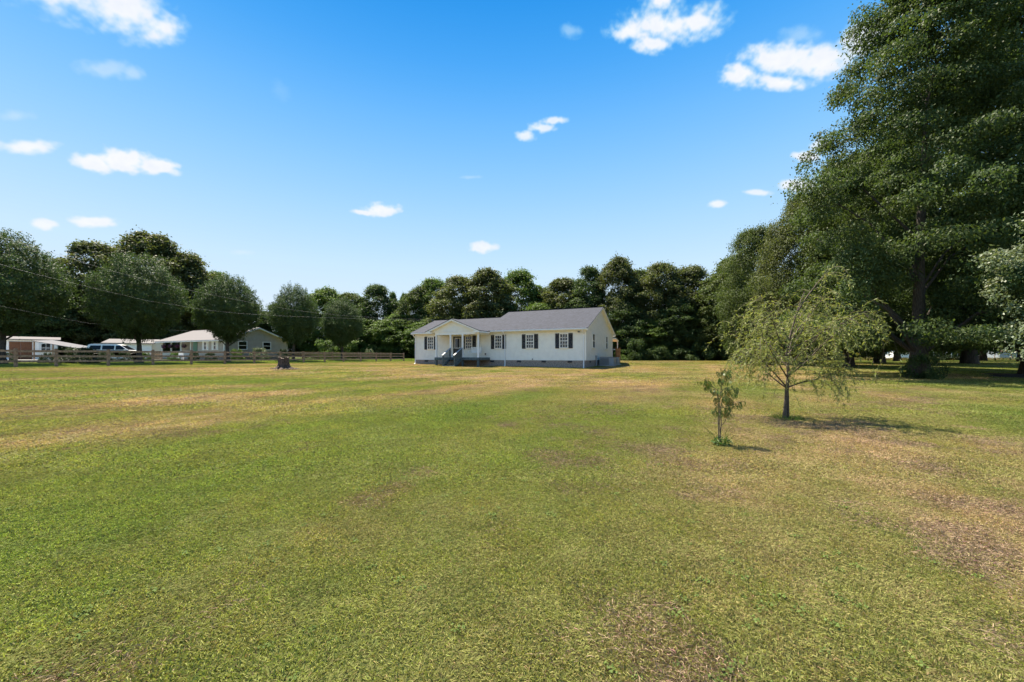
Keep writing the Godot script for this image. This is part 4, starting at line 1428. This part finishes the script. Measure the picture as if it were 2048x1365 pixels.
func neighbour_shrubs(sh: Array) -> void:
	var list := [[155, 33.5, 697, 29, "broad dark hedge bush in front of the white car's rear"], [91, 32.5, 707, 10, "small low bush beside the hedge beyond the rail fence"], [10, 33.0, 706, 12, "low dark bush under the end pear tree"], [212, 37.5, 705, 14, "round clipped bush below the white car's doors"], [250, 40.0, 705, 11, "round clipped bush left of a pear trunk by the garage"], [289, 40.5, 706, 10, "round clipped bush between the pear trunk and brown lattice"], [347, 46.0, 706, 9, "small green bush before the tan house's porch rail"], [388, 46.5, 705, 9, "dark clipped bush beside the green door"], [421, 46.5, 706, 9, "dark clipped bush under the tan house's shuttered windows"], [474, 48.0, 700, 12, "green bush at the tan house's corner under a gable window"], [520, 51.0, 698, 15, "pale flowering bush under the tan gable wall"], [566, 53.0, 700, 9, "bush at the far end of the tan gable wall"], [648, 66.0, 704, 10, "green bush behind the second rail fence"], [738, 80.0, 700, 10, "pale leaved bush behind the second rail fence's far end"]]
	for k in list.size():
		var r: Array = list[k]
		plant_tree(sh[k % 2], "garden_bush", r[4], r[0], r[1], r[2], r[3], M.fresh if k in [5, 6, 9, 12] else M.pale if k in [10, 13] else M.box_shrub, "", k * 61.0, "bush")

# ------------------------------------------------------------------ the neighbour's place
func tan_house() -> void:
	var o := Vector3(-36.0, 0, -50.0)
	o.y = gy(-36.0, 50.0)
	var h := thing("neighbour_house", "tan clapboard house with pale metal roof and white shutters behind pear trees", "house", o, HOUSE_TURN)
	var X := Vector3.RIGHT
	var Z := Vector3.BACK
	var dp := 8.5
	var lw := -15.0
	var pw := -7.0
	var e := 2.62
	var pk := 1.62 / 4.25
	var w := Geo.new()
	clap(w, Vector3.ZERO, X, Z, 0.35, e, flat_ends(pw), flat_ends(0.0), 0.15)
	clap(w, Vector3(0, 0, -2.4), X, Z, 0.35, e, flat_ends(lw), flat_ends(pw), 0.15)
	clap(w, Vector3(pw, 0, 0), Vector3.FORWARD, Vector3.LEFT, 0.35, e, flat_ends(0.0), flat_ends(2.4), 0.15)
	clap(w, Vector3(lw, 0, 0), Vector3.FORWARD, Vector3.LEFT, 0.35, e, flat_ends(2.4), flat_ends(dp), 0.15)
	clap(w, Vector3(0, 0, -dp), X, Vector3.FORWARD, 0.35, e, flat_ends(lw), flat_ends(0.0), 0.15)
	part("wall", w.mesh(), M.tan, h)
	w = Geo.new()
	clap(w, Vector3.ZERO, Vector3.FORWARD, X, 0.35, e, flat_ends(0.0), flat_ends(dp), 0.15)
	clap(w, Vector3.ZERO, Vector3.FORWARD, X, e, e + 1.6, func(y): return (y - e) / pk, func(y): return dp - (y - e) / pk, 0.15)
	part("gable_wall", w.mesh(), M.tan, h)
	var f := Geo.new()
	f.box(Vector3(lw / 2, 0.05, -dp / 2), Vector3(-lw - 0.06, 0.62, dp - 0.06))
	part("foundation", f.mesh(), M.block, h)
	var r := Geo.new()
	var u := Geo.new()
	var oh := 0.5
	var ry := e + pk * dp / 2 + 0.06
	var ey := e - pk * oh + 0.06
	for sd in [[oh, -dp / 2, true], [-dp - oh, -dp / 2, false]]:
		var p := [Vector3(lw - 0.5, ey, sd[0]), Vector3(lw - 0.5, ry, sd[1]), Vector3(0.4, ry, sd[1]), Vector3(0.4, ey, sd[0])]
		if not sd[2]:
			p.reverse()
		var q := []
		for v in p:
			q.append(v + Vector3(0, 0.06, 0))
		r.slab(q, Vector3(0, -0.05, 0))
		u.slab(p, Vector3(0, -0.12, 0))
	var ro := part("roof", r.mesh(), M.tin, h)
	part("fascia", u.mesh(), M.white, ro)
	for x in [-1.9, -4.0]:
		window(h, Vector3(x, 1.83, 0.017), 0.62, 1.05, Z, X, 1, 2, M.white)
		shutter(h, Vector3(x - 0.52, 1.83, 0.04), 0.34, 1.12, M.white)
		shutter(h, Vector3(x + 0.52, 1.83, 0.04), 0.34, 1.12, M.white)
	for z in [-2.2, -5.4]:
		window(h, Vector3(0.017, 1.88, z), 1.15, 1.12, X, Vector3.FORWARD, 1, 2, M.white)
	boxed("corner_board", Vector3(0.0, 1.48, 0.0), Vector3(0.12, 2.25, 0.12), M.white, h)
	boxed("door", Vector3(-6.3, 1.38, 0.04), Vector3(0.9, 2.0, 0.05), M.green_door, h)
	boxed("porch_floor", Vector3((lw + pw) / 2, 0.28, -1.1), Vector3(pw - lw - 0.1, 0.2, 2.3), M.concrete, h)
	for k in 4:
		boxed("porch_post", Vector3(pw - 0.4 - k * 2.4, 1.44, 0.0), Vector3(0.14, 2.14, 0.14), M.white, h)
	for k in 3:
		var g := Geo.new()
		var x0 := pw - 0.5 - k * 2.4
		g.box(Vector3(x0 - 1.1, 1.15, 0.0), Vector3(2.2, 0.07, 0.06))
		g.box(Vector3(x0 - 1.1, 0.50, 0.0), Vector3(2.2, 0.07, 0.06))
		for q in 16:
			g.box(Vector3(x0 - 0.1 - q * 0.135, 0.83, 0.0), Vector3(0.04, 0.6, 0.04))
		part("railing", g.mesh(), M.white, h)
	var fl := Geo.new()
	fl.tube([Vector3(-6.2, 3.5, -2.8), Vector3(-6.2, 4.35, -2.8)], [0.13, 0.13], 10)
	fl.tube([Vector3(-6.2, 4.35, -2.8), Vector3(-6.2, 4.52, -2.8)], [0.2, 0.16], 10)
	part("flue", fl.mesh(), M.alloy, h)
	# hanging baskets along the porch
	var H := Transform3D(Basis(Vector3.UP, deg_to_rad(HOUSE_TURN)), o)
	for k in 4:
		var t := thing("hanging_basket", "hanging basket of purple flowers under the tan house's porch eave", "flower basket", H * Vector3(pw - 1.5 - k * 1.7, 0, 0.25), HOUSE_TURN, "hanging flower baskets")
		var g := Geo.new()
		g.tube([Vector3(0, 1.62, 0), Vector3(0, 1.84, 0)], [0.13, 0.21], 10)
		part("pot", g.mesh(), M.bark, t)
		g = Geo.new()
		for q in 3:
			var a := TAU * q / 3.0
			g.tube([Vector3(cos(a) * 0.2, 1.84, sin(a) * 0.2), Vector3(0, 2.42, 0)], [0.006, 0.006], 4)
		part("chain", g.mesh(), M.wire, t)
		g = Geo.new()
		var rg := RandomNumberGenerator.new()
		rg.seed = 70 + k
		for q in 260:
			var dir := Vector3(rg.randfn(), rg.randfn() * 0.7, rg.randfn()).normalized()
			var green := rg.randf() < 0.45
			leaf(g, Vector3(0, 1.86, 0) + dir * 0.34 * pow(rg.randf(), 0.4), dir, 0.09, 0.8, rg, Color(0.35, 1.6, 0.25) if green else Color(1, 1, 1))
		part("flowers", g.mesh(), M.flower, t).set_meta("kind", "stuff")
	# white chair on the grass by the porch
	var c := thing("garden_chair", "white plastic garden chair before the tan house's porch", "chair", spot(360, 47.5), 20.0)
	boxed("seat", Vector3(0, 0.44, 0), Vector3(0.52, 0.05, 0.5), M.white, c)
	boxed("backrest", Vector3(0, 0.72, -0.24), Vector3(0.5, 0.5, 0.04), M.white, c)
	for sx in [-1, 1]:
		boxed("armrest", Vector3(sx * 0.27, 0.64, 0), Vector3(0.05, 0.03, 0.46), M.white, c)
		for sz in [-1, 1]:
			boxed("leg", Vector3(sx * 0.25, 0.2, sz * 0.22), Vector3(0.05, 0.44, 0.05), M.white, c)
	# lattice panel
	var l := thing("lattice_panel", "brown wooden lattice panel between the garage and the tan house", "lattice", spot(313, 50.0), HOUSE_TURN)
	for k in 13:
		for s in [-1, 1]:
			var g := Geo.new()
			var x := -0.9 + k * 0.15
			g.beam(Vector3(x - 0.28 * s, 0.1, 0.015 * s), Vector3(x + 0.28 * s, 1.0, 0.015 * s), 0.02, 0.04)
			part("lath", g.mesh(), M.fence, l)
	for s in [-1, 1]:
		boxed("post", Vector3(s * 1.2, 0.5, 0), Vector3(0.09, 1.2, 0.09), M.fence, l)
	for y in [0.1, 1.02]:
		boxed("rail", Vector3(0, y, 0), Vector3(2.3, 0.06, 0.06), M.fence, l)

func shed(called: String, label: String, px: float, d: float, turn: float, w: float, dp: float, e: float, rise: float, wm: Material, rm: Material, open := false) -> Node3D:
	var h := thing(called, label, "building", spot(px, d), turn)
	var X := Vector3.RIGHT
	var Z := Vector3.BACK
	if not open:
		var g := Geo.new()
		clap(g, Vector3(-w / 2, 0, dp / 2), X, Z, -0.2, e, flat_ends(0.0), flat_ends(w), 0.2)
		part("wall", g.mesh(), wm, h)
		g = Geo.new()
		clap(g, Vector3(-w / 2, 0, -dp / 2), X, Vector3.FORWARD, -0.2, e, flat_ends(0.0), flat_ends(w), 0.2)
		part("wall", g.mesh(), wm, h)
		for s in [-1.0, 1.0]:
			g = Geo.new()
			clap(g, Vector3(s * w / 2, 0, dp / 2), Vector3.FORWARD, X * s, -0.2, e, flat_ends(0.0), flat_ends(dp), 0.2)
			clap(g, Vector3(s * w / 2, 0, dp / 2), Vector3.FORWARD, X * s, e, e + rise, func(y): return (y - e) / rise * dp / 2, func(y): return dp - (y - e) / rise * dp / 2, 0.2)
			part("gable_wall", g.mesh(), wm, h)
	else:
		for sx in [-1, 0, 1]:
			for sz in [-1, 1]:
				boxed("post", Vector3(sx * (w / 2 - 0.2), e / 2 - 0.1, sz * (dp / 2 - 0.15)), Vector3(0.12, e + 0.15, 0.12), M.metal, h)
	var r := Geo.new()
	for s in [[dp / 2 + 0.3, true], [-dp / 2 - 0.3, false]]:
		var low := e - rise * 0.3 / (dp / 2)
		var p := [Vector3(-w / 2 - 0.3, low, s[0]), Vector3(-w / 2 - 0.3, e + rise, 0), Vector3(w / 2 + 0.3, e + rise, 0), Vector3(w / 2 + 0.3, low, s[0])]
		if not s[1]:
			p.reverse()
		var q := []
		for v in p:
			q.append(v + Vector3(0, 0.12, 0))
		r.slab(q, Vector3(0, -0.11, 0))
	part("roof", r.mesh(), rm, h)
	return h

func outbuildings() -> void:
	var g := shed("garage", "white clapboard garage with pale roof behind the pear trees", 270, 57.0, HOUSE_TURN + 52.0, 4.9, 4.6, 2.25, 0.55, M.white, M.tin)
	boxed("garage_door", Vector3(-0.8, 1.0, 2.34), Vector3(2.4, 1.95, 0.05), M.white, g)
	var b := shed("outbuilding", "white outbuilding with brown double doors seen under the end pear tree", 56, 52.0, 48.0, 5.0, 5.0, 2.55, 0.35, M.white, M.tin)
	for s in [-1, 1]:
		var dn := boxed("door", Vector3(-0.5 + s * 0.46, 1.15, 2.55), Vector3(0.9, 2.3, 0.06), M.brown_door, b)
		boxed("handle", Vector3(-s * 0.36, 0.0, 0.05), Vector3(0.04, 0.16, 0.05), M.metal_dark, dn)
	window(b, Vector3(1.55, 1.55, 2.52), 0.9, 1.2, Vector3.BACK, Vector3.RIGHT, 2, 2, M.white)
	for s in [0.95, 2.2]:
		boxed("trim", Vector3(s, 1.25, 2.55), Vector3(0.16, 2.5, 0.08), M.white, b)
	# lean-to roof beside it
	var c := thing("lean_to", "low grey sheet metal lean-to sloping down beside the outbuilding", "shelter", spot(128, 50.0), 18.0)
	var r := Geo.new()
	r.slab([Vector3(-2.1, 2.35, 1.6), Vector3(-2.1, 2.55, -1.6), Vector3(2.1, 1.65, -1.6), Vector3(2.1, 1.5, 1.6)], Vector3(0, -0.07, 0))
	part("roof", r.mesh(), M.sheet, c)
	for s in [[-1.95, 1.45, 2.28], [-1.95, -1.45, 2.44], [1.95, 1.45, 1.48], [1.95, -1.45, 1.60]]:
		boxed("post", Vector3(s[0], s[2] / 2 - 0.1, s[1]), Vector3(0.1, s[2] + 0.2, 0.1), M.fence, c)
	# buildings far beyond the right-hand yard
	shed("carport", "far open carport with white metal roof beyond the shady yard", 1935, 88.0, -12.0, 9.5, 5.0, 2.1, 0.6, M.white, M.white, true)
	shed("red_shed", "far grey walled shed with rust red roof beside the carport", 2012, 95.0, -8.0, 7.0, 5.0, 1.9, 0.9, M.metal, M.rust)
	shed("pale_shed", "far pale walled shed with reddish roof left of the carport", 1806, 92.0, -8.0, 4.6, 4.0, 1.7, 0.9, M.white, M.rust)
	# driveway and concrete pad, a step above the grass
	var dw := Geo.new()
	var e := [[-78.0, 44.0], [-37.5, 45.6], [-38.5, 48.8], [-80.0, 50.0]]
	var steps := 24
	for k in steps:
		var f0 := float(k) / steps
		var f1 := float(k + 1) / steps
		var q := []
		for m in [[0, 1, f0], [0, 1, f1], [3, 2, f1], [3, 2, f0]]:
			var xx := lerpf(e[m[0]][0], e[m[1]][0], m[2])
			var dd := lerpf(e[m[0]][1], e[m[1]][1], m[2])
			q.append(Vector3(xx, gy(xx, dd) + 0.06, -dd))
		dw.slab([q[0], q[3], q[2], q[1]], Vector3(0, -0.2, 0))
	part("driveway", dw.mesh(), M.concrete, self).set_meta("kind", "structure")

func car() -> void:
	var at := spot(238, 46.6)
	at.y += 0.06
	var c := thing("parked_car", "white sport utility car parked on the drive behind the fence", "car", at, 24.0)
	# side outline of the lower body, front at +x
	var low := PackedVector2Array([Vector2(-2.62, 0.42), Vector2(-2.66, 0.75), Vector2(-2.58, 1.12), Vector2(1.15, 1.10), Vector2(2.30, 1.04), Vector2(2.55, 0.92), Vector2(2.60, 0.45)])
	var arch := func(cx: float) -> Array:
		var a := []
		for k in 9:
			var t := PI * k / 8.0
			a.append(Vector2(cx + 0.46 * cos(t), 0.34 + 0.46 * sin(t)))
		return a
	var poly := PackedVector2Array(low)
	poly.append(Vector2(2.45, 0.30))
	for p in arch.call(1.62): poly.append(p)
	for p in arch.call(-1.58): poly.append(p)
	poly.append(Vector2(-2.55, 0.32))
	var g := Geo.new()
	extrude(g, poly, 0.98, 0.98)
	part("body", g.mesh(), M.car_paint, c)
	# cabin tapers inwards
	var cab := [Vector2(-2.58, 1.12), Vector2(-2.36, 1.72), Vector2(-2.15, 1.82), Vector2(0.05, 1.80), Vector2(0.35, 1.72), Vector2(1.20, 1.10)]
	var k := Geo.new()
	var half := [0.96, 0.80, 0.74, 0.74, 0.78, 0.96]
	for q in cab.size() - 1:
		k.quad(Vector3(cab[q].x, cab[q].y, half[q]), Vector3(cab[q + 1].x, cab[q + 1].y, half[q + 1]), Vector3(cab[q + 1].x, cab[q + 1].y, -half[q + 1]), Vector3(cab[q].x, cab[q].y, -half[q]))
	for s in [-1, 1]:
		for q in range(1, cab.size() - 1):
			k.tri(Vector3(cab[0].x, cab[0].y, half[0] * s), Vector3(cab[q].x, cab[q].y, half[q] * s), Vector3(cab[q + 1].x, cab[q + 1].y, half[q + 1] * s))
	part("roof", k.mesh(), M.car_paint, c)
	for s in [-1.0, 1.0]:
		for wd in [[-2.30, -1.28, -2.16, -1.28], [-1.14, -0.12, -1.14, -0.12], [0.02, 0.98, 0.02, 0.42]]:
			var y0 := 1.17
			var y1 := 1.64
			var z0: float = (0.945 + 0.006) * s
			var z1: float = (0.80 + 0.022) * s
			var wg := Geo.new()
			wg.slab([Vector3(wd[0], y0, z0), Vector3(wd[2], y1, z1), Vector3(wd[3], y1, z1), Vector3(wd[1], y0, z0)], Vector3(0, 0, 0.01 * s))
			part("window", wg.mesh(), M.car_glass, c)
		for x in [-1.28, -0.02]:
			boxed("handle", Vector3(x + 0.15, 1.02, 0.99 * s), Vector3(0.18, 0.03, 0.03), M.car_paint, c)
		boxed("taillight", Vector3(-2.58, 1.02, 0.86 * s), Vector3(0.14, 0.36, 0.20), M.red_lens, c)
		boxed("headlight", Vector3(2.48, 0.86, 0.76 * s), Vector3(0.20, 0.18, 0.36), M.clear_lens, c)
		boxed("mirror", Vector3(0.88, 1.16, 1.06 * s), Vector3(0.12, 0.15, 0.2), M.car_paint, c)
		var rk := Geo.new()
		rk.beam(Vector3(-2.0, 1.88, 0.62 * s), Vector3(-0.1, 1.87, 0.62 * s), 0.04, 0.04)
		for x in [-1.9, -1.0, -0.2]:
			rk.box(Vector3(x, 1.84, 0.62 * s), Vector3(0.05, 0.06, 0.04))
		part("roof_rail", rk.mesh(), M.metal_dark, c)
		for x in [1.62, -1.58]:
			var w := Node3D.new()
			w.name = "wheel"
			c.add_child(w, true)
			w.position = Vector3(x, 0.36, 0.86 * s)
			var t := Geo.new()
			t.disc(Vector3.ZERO, Vector3.BACK, 0.37, 0.24, 24)
			part("tyre", t.mesh(), M.tyre, w)
			t = Geo.new()
			t.disc(Vector3(0, 0, 0.115 * s), Vector3.BACK, 0.235, 0.03, 20)
			part("rim", t.mesh(), M.alloy, w)
	var rw := Geo.new()
	rw.slab([Vector3(-2.565, 1.18, 0.80), Vector3(-2.40, 1.64, 0.70), Vector3(-2.40, 1.64, -0.70), Vector3(-2.565, 1.18, -0.80)], Vector3(-0.012, 0, 0))
	part("rear_window", rw.mesh(), M.car_glass, c)
	var ws := Geo.new()
	ws.slab([Vector3(0.44, 1.68, 0.70), Vector3(1.12, 1.17, 0.86), Vector3(1.12, 1.17, -0.86), Vector3(0.44, 1.68, -0.70)], Vector3(0.012, 0.012, 0))
	part("windscreen", ws.mesh(), M.car_glass, c)
	boxed("bumper", Vector3(-2.66, 0.55, 0), Vector3(0.12, 0.24, 1.8), M.metal_dark, c)
	boxed("bumper", Vector3(2.60, 0.52, 0), Vector3(0.12, 0.24, 1.8), M.metal_dark, c)

func extrude(g: Geo, poly: PackedVector2Array, hz: float, hz2: float) -> void:
	var tris := Geometry2D.triangulate_polygon(poly)
	for s in [-1.0, 1.0]:
		for k in range(0, tris.size(), 3):
			var a := poly[tris[k]]
			var b := poly[tris[k + 1]]
			var d := poly[tris[k + 2]]
			var h := hz if s > 0 else hz2
			g.tri(Vector3(a.x, a.y, h * s), Vector3(b.x, b.y, h * s), Vector3(d.x, d.y, h * s))
			if (g.n[-1].z > 0) != (s > 0):
				for q in 3:
					g.n[g.n.size() - 1 - q] = -g.n[g.n.size() - 1 - q]
	for k in poly.size():
		var a := poly[k]
		var b := poly[(k + 1) % poly.size()]
		g.quad(Vector3(a.x, a.y, hz), Vector3(a.x, a.y, -hz2), Vector3(b.x, b.y, -hz2), Vector3(b.x, b.y, hz))

func yard_details() -> void:
	# mulch bed round the flared trunk
	var rg := RandomNumberGenerator.new()
	rg.seed = 8
	var c := spot(2062, 25.0)
	var g := Geo.new()
	var ring := []
	for k in 40:
		var a := TAU * k / 40.0
		var r := 2.6 + 0.5 * sin(a * 3.0) + rg.randf_range(-0.25, 0.25)
		var p := c + Vector3(cos(a) * r * 1.15, 0, sin(a) * r * 0.8)
		p.y = gy(p.x, -p.z) + 0.006
		ring.append(p)
	for k in 40:
		var mid := c + Vector3(0, 0.16, 0)
		var q0: Vector3 = ring[k].lerp(mid, 0.4)
		var q1: Vector3 = ring[(k + 1) % 40].lerp(mid, 0.4)
		q0.y = c.y + 0.12 + rg.randf_range(-0.02, 0.02)
		q1.y = c.y + 0.12
		g.tri(mid, q0, q1)
		g.quad(q0, ring[k], ring[(k + 1) % 40], q1)
	var mb := part("mulch_bed", g.mesh(), M.mulch, self)
	tag(mb, "dark mulch and leaf litter round the flared tree trunk", "mulch", "", "stuff")
	# steel fence post and wire-mesh cage by the ivy trunk
	var pl := thing("steel_post", "thin light steel post standing beside the ivy covered trunk", "post", spot(1855, 24.5))
	var pg := Geo.new()
	pg.tube([Vector3(0, -0.1, 0), Vector3(0, 1.28, 0)], [0.025, 0.025], 8)
	part("rod", pg.mesh(), M.wire_light, pl)
	pg = Geo.new()
	pg.tube([Vector3(0, 1.28, 0), Vector3(0, 1.31, 0)], [0.032, 0.028], 8)
	part("cap", pg.mesh(), M.wire_light, pl)
	var cg := thing("wire_cage", "dark wire plant cage on the grass beside the steel post", "cage", spot(1868, 25.2))
	for k in 10:
		var a := TAU * k / 10.0
		var wv := Geo.new()
		wv.tube([Vector3(cos(a) * 0.26, -0.05, sin(a) * 0.26), Vector3(cos(a) * 0.26, 1.25, sin(a) * 0.26)], [0.008, 0.008], 4)
		part("upright", wv.mesh(), M.wire, cg)
	for k in 7:
		var hp := Geo.new()
		var pts := []
		var rad := []
		for q in 17:
			var a := TAU * q / 16.0
			pts.append(Vector3(cos(a) * 0.26, 0.05 + k * 0.19, sin(a) * 0.26))
			rad.append(0.007)
		hp.tube(pts, rad, 4)
		part("hoop", hp.mesh(), M.wire, cg)
	# strip of dry weeds at the yard's far edge
	var w := Geo.new()
	for k in 9000:
		var d := rg.randf_range(71.0, 78.0)
		var x := rg.randf_range(44.0, 108.0)
		var j := rg.randf_range(0.7, 1.3)
		var green := noise_b.get_noise_2d(x * 2.0, d * 2.0) > 0.1
		var dir := (Vector3.UP + Vector3(rg.randfn(), 0, rg.randfn()) * 0.35).normalized()
		blade(w, Vector3(x, gy(x, d) - 0.05, -d), dir, rg.randf_range(0.3, 0.85), 0.09, Vector3(0.3, -0.2, 0.1), Color(0.16 * j, 0.20 * j, 0.05 * j) if green else Color(0.30 * j, 0.22 * j, 0.12 * j))
	var wo := part("dry_weeds", w.mesh(), M.straw, self)
	tag(wo, "strip of tall dry and green weeds along the shady yard's far edge", "weeds", "", "stuff")
	# wire fence posts in the weeds
	for k in 7:
		var fp := thing("field_post", "thin field fence post in the dry weed strip", "post", spot(1820 + k * 34, 72.0), 0.0, "field fence posts")
		var q := Geo.new()
		q.tube([Vector3(0, -0.1, 0), Vector3(0, 1.3, 0)], [0.05, 0.045], 7)
		part("stake", q.mesh(), M.fence, fp)

func wires() -> void:
	var pole := thing("utility_pole", "wooden utility pole that carries the power cables beside the yard", "pole", spot(-110, 22.0))
	var g := Geo.new()
	g.tube([Vector3(0, -0.3, 0), Vector3(0, 5, 0), Vector3(0, 9.4, 0)], [0.17, 0.15, 0.11], 12, 0.02, 2)
	part("shaft", g.mesh(), M.bark, pole)
	boxed("crossarm", Vector3(0, 9.0, 0), Vector3(2.2, 0.12, 0.1), M.bark, pole)
	var p := pole.position
	var H := Transform3D(Basis(Vector3.UP, deg_to_rad(HOUSE_TURN)), Vector3(-9.96, 0.41, -41.3))
	cable("upper power cable sagging from the pole to the white house's roof mast", [Vector3(p.x, view_point(-110, 434, 22.0).y, p.z), view_point(0, 474, 22.6), view_point(120, 511, 23.6), view_point(234, 545, 25.4), view_point(398, 585, 29.0), view_point(600, 622, 35.0), view_point(740, 635, 39.5), H * Vector3(-0.2, 5.1, -3.2)], 0.006, M.wire_light)
	cable("lower power cable running below the first across the round pears", [Vector3(p.x, view_point(-110, 496, 22.0).y, p.z), view_point(0, 529, 22.6), view_point(77, 550, 23.2), view_point(260, 594, 26.2), view_point(328, 607, 28.0), view_point(520, 630, 33.0), H * Vector3(-0.2, 4.95, -3.2)], 0.005, M.wire_light)
	var T := Transform3D(Basis(Vector3.UP, deg_to_rad(HOUSE_TURN)), Vector3(-36.0, gy(-36.0, 50.0), -50.0))
	cable("thin power cable running low to the tan house's roof flue", [Vector3(p.x, view_point(-110, 590, 22.0).y, p.z), view_point(138, 640, 30.0), view_point(200, 649, 33.0), view_point(345, 661, 44.0), T * Vector3(-6.2, 4.0, -2.95)], 0.005, M.wire_light)

# ------------------------------------------------------------------ build
func _ready() -> void:
	var cam := Camera3D.new()
	cam.name = "camera"
	cam.projection = Camera3D.PROJECTION_FRUSTUM
	cam.near = 0.1
	cam.far = 4000.0
	cam.size = 0.1 * 1365.0 / FOCAL
	cam.frustum_offset = Vector2(0, 0.1 * 30.5 / FOCAL)
	cam.position = Vector3(0, EYE, 0)
	add_child(cam)
	cam.current = true
	var env := Environment.new()
	env.background_mode = Environment.BG_SKY
	var sky := Sky.new()
	var sm := PanoramaSkyMaterial.new()
	sm.panorama = ImageTexture.create_from_image(sky_image())
	sm.energy_multiplier = 0.385
	sky.sky_material = sm
	env.sky = sky
	env.tonemap_mode = Environment.TONE_MAPPER_LINEAR
	env.tonemap_exposure = 3.1
	env.sdfgi_enabled = true
	env.ssao_enabled = true
	env.ssil_enabled = true
	var we := WorldEnvironment.new()
	we.name = "environment"
	we.environment = env
	add_child(we)
	var sun := DirectionalLight3D.new()
	sun.name = "sun"
	sun.light_energy = 1.6
	sun.light_angular_distance = 0.5
	sun.light_color = Color(1.0, 0.955, 0.88)
	sun.shadow_enabled = true
	add_child(sun)
	sun.look_at_from_position(Vector3.ZERO, SUN_DIR, Vector3.UP)

	rng.seed = 3
	noise_a.seed = 1
	noise_a.frequency = 0.35
	noise_a.fractal_octaves = 3
	noise_b.seed = 2
	noise_b.frequency = 0.22
	noise_b.fractal_octaves = 4
	noise_c.seed = 3
	noise_c.frequency = 0.8
	noise_c.fractal_octaves = 3
	materials()
	var t0 := Time.get_ticks_msec()
	lawn()
	print("lawn ", Time.get_ticks_msec() - t0)
	main_house()
	house_extras()
	var ds := [23.6, 26.0]
	for k in 14:
		ds.append(27.6 + 2.38 * k)
	fence_run("rail_fence", "weathered brown three-rail wooden fence along the lawn's edge", -45.4, ds, M.fence, "")
	var d2 := []
	for k in 9:
		d2.append(58.4 + 2.38 * k)
	fence_run("rail_fence", "second, lighter rail fence farther off behind the weathered one", -62.5, d2, M.fence_new, "")
	tan_house()
	outbuildings()
	car()
	print("built ", Time.get_ticks_msec() - t0)
	trees()
	print("trees ", Time.get_ticks_msec() - t0)
	wires()
	stump()
	willow()
	sapling()
	yard_details()
	print("all ", Time.get_ticks_msec() - t0)
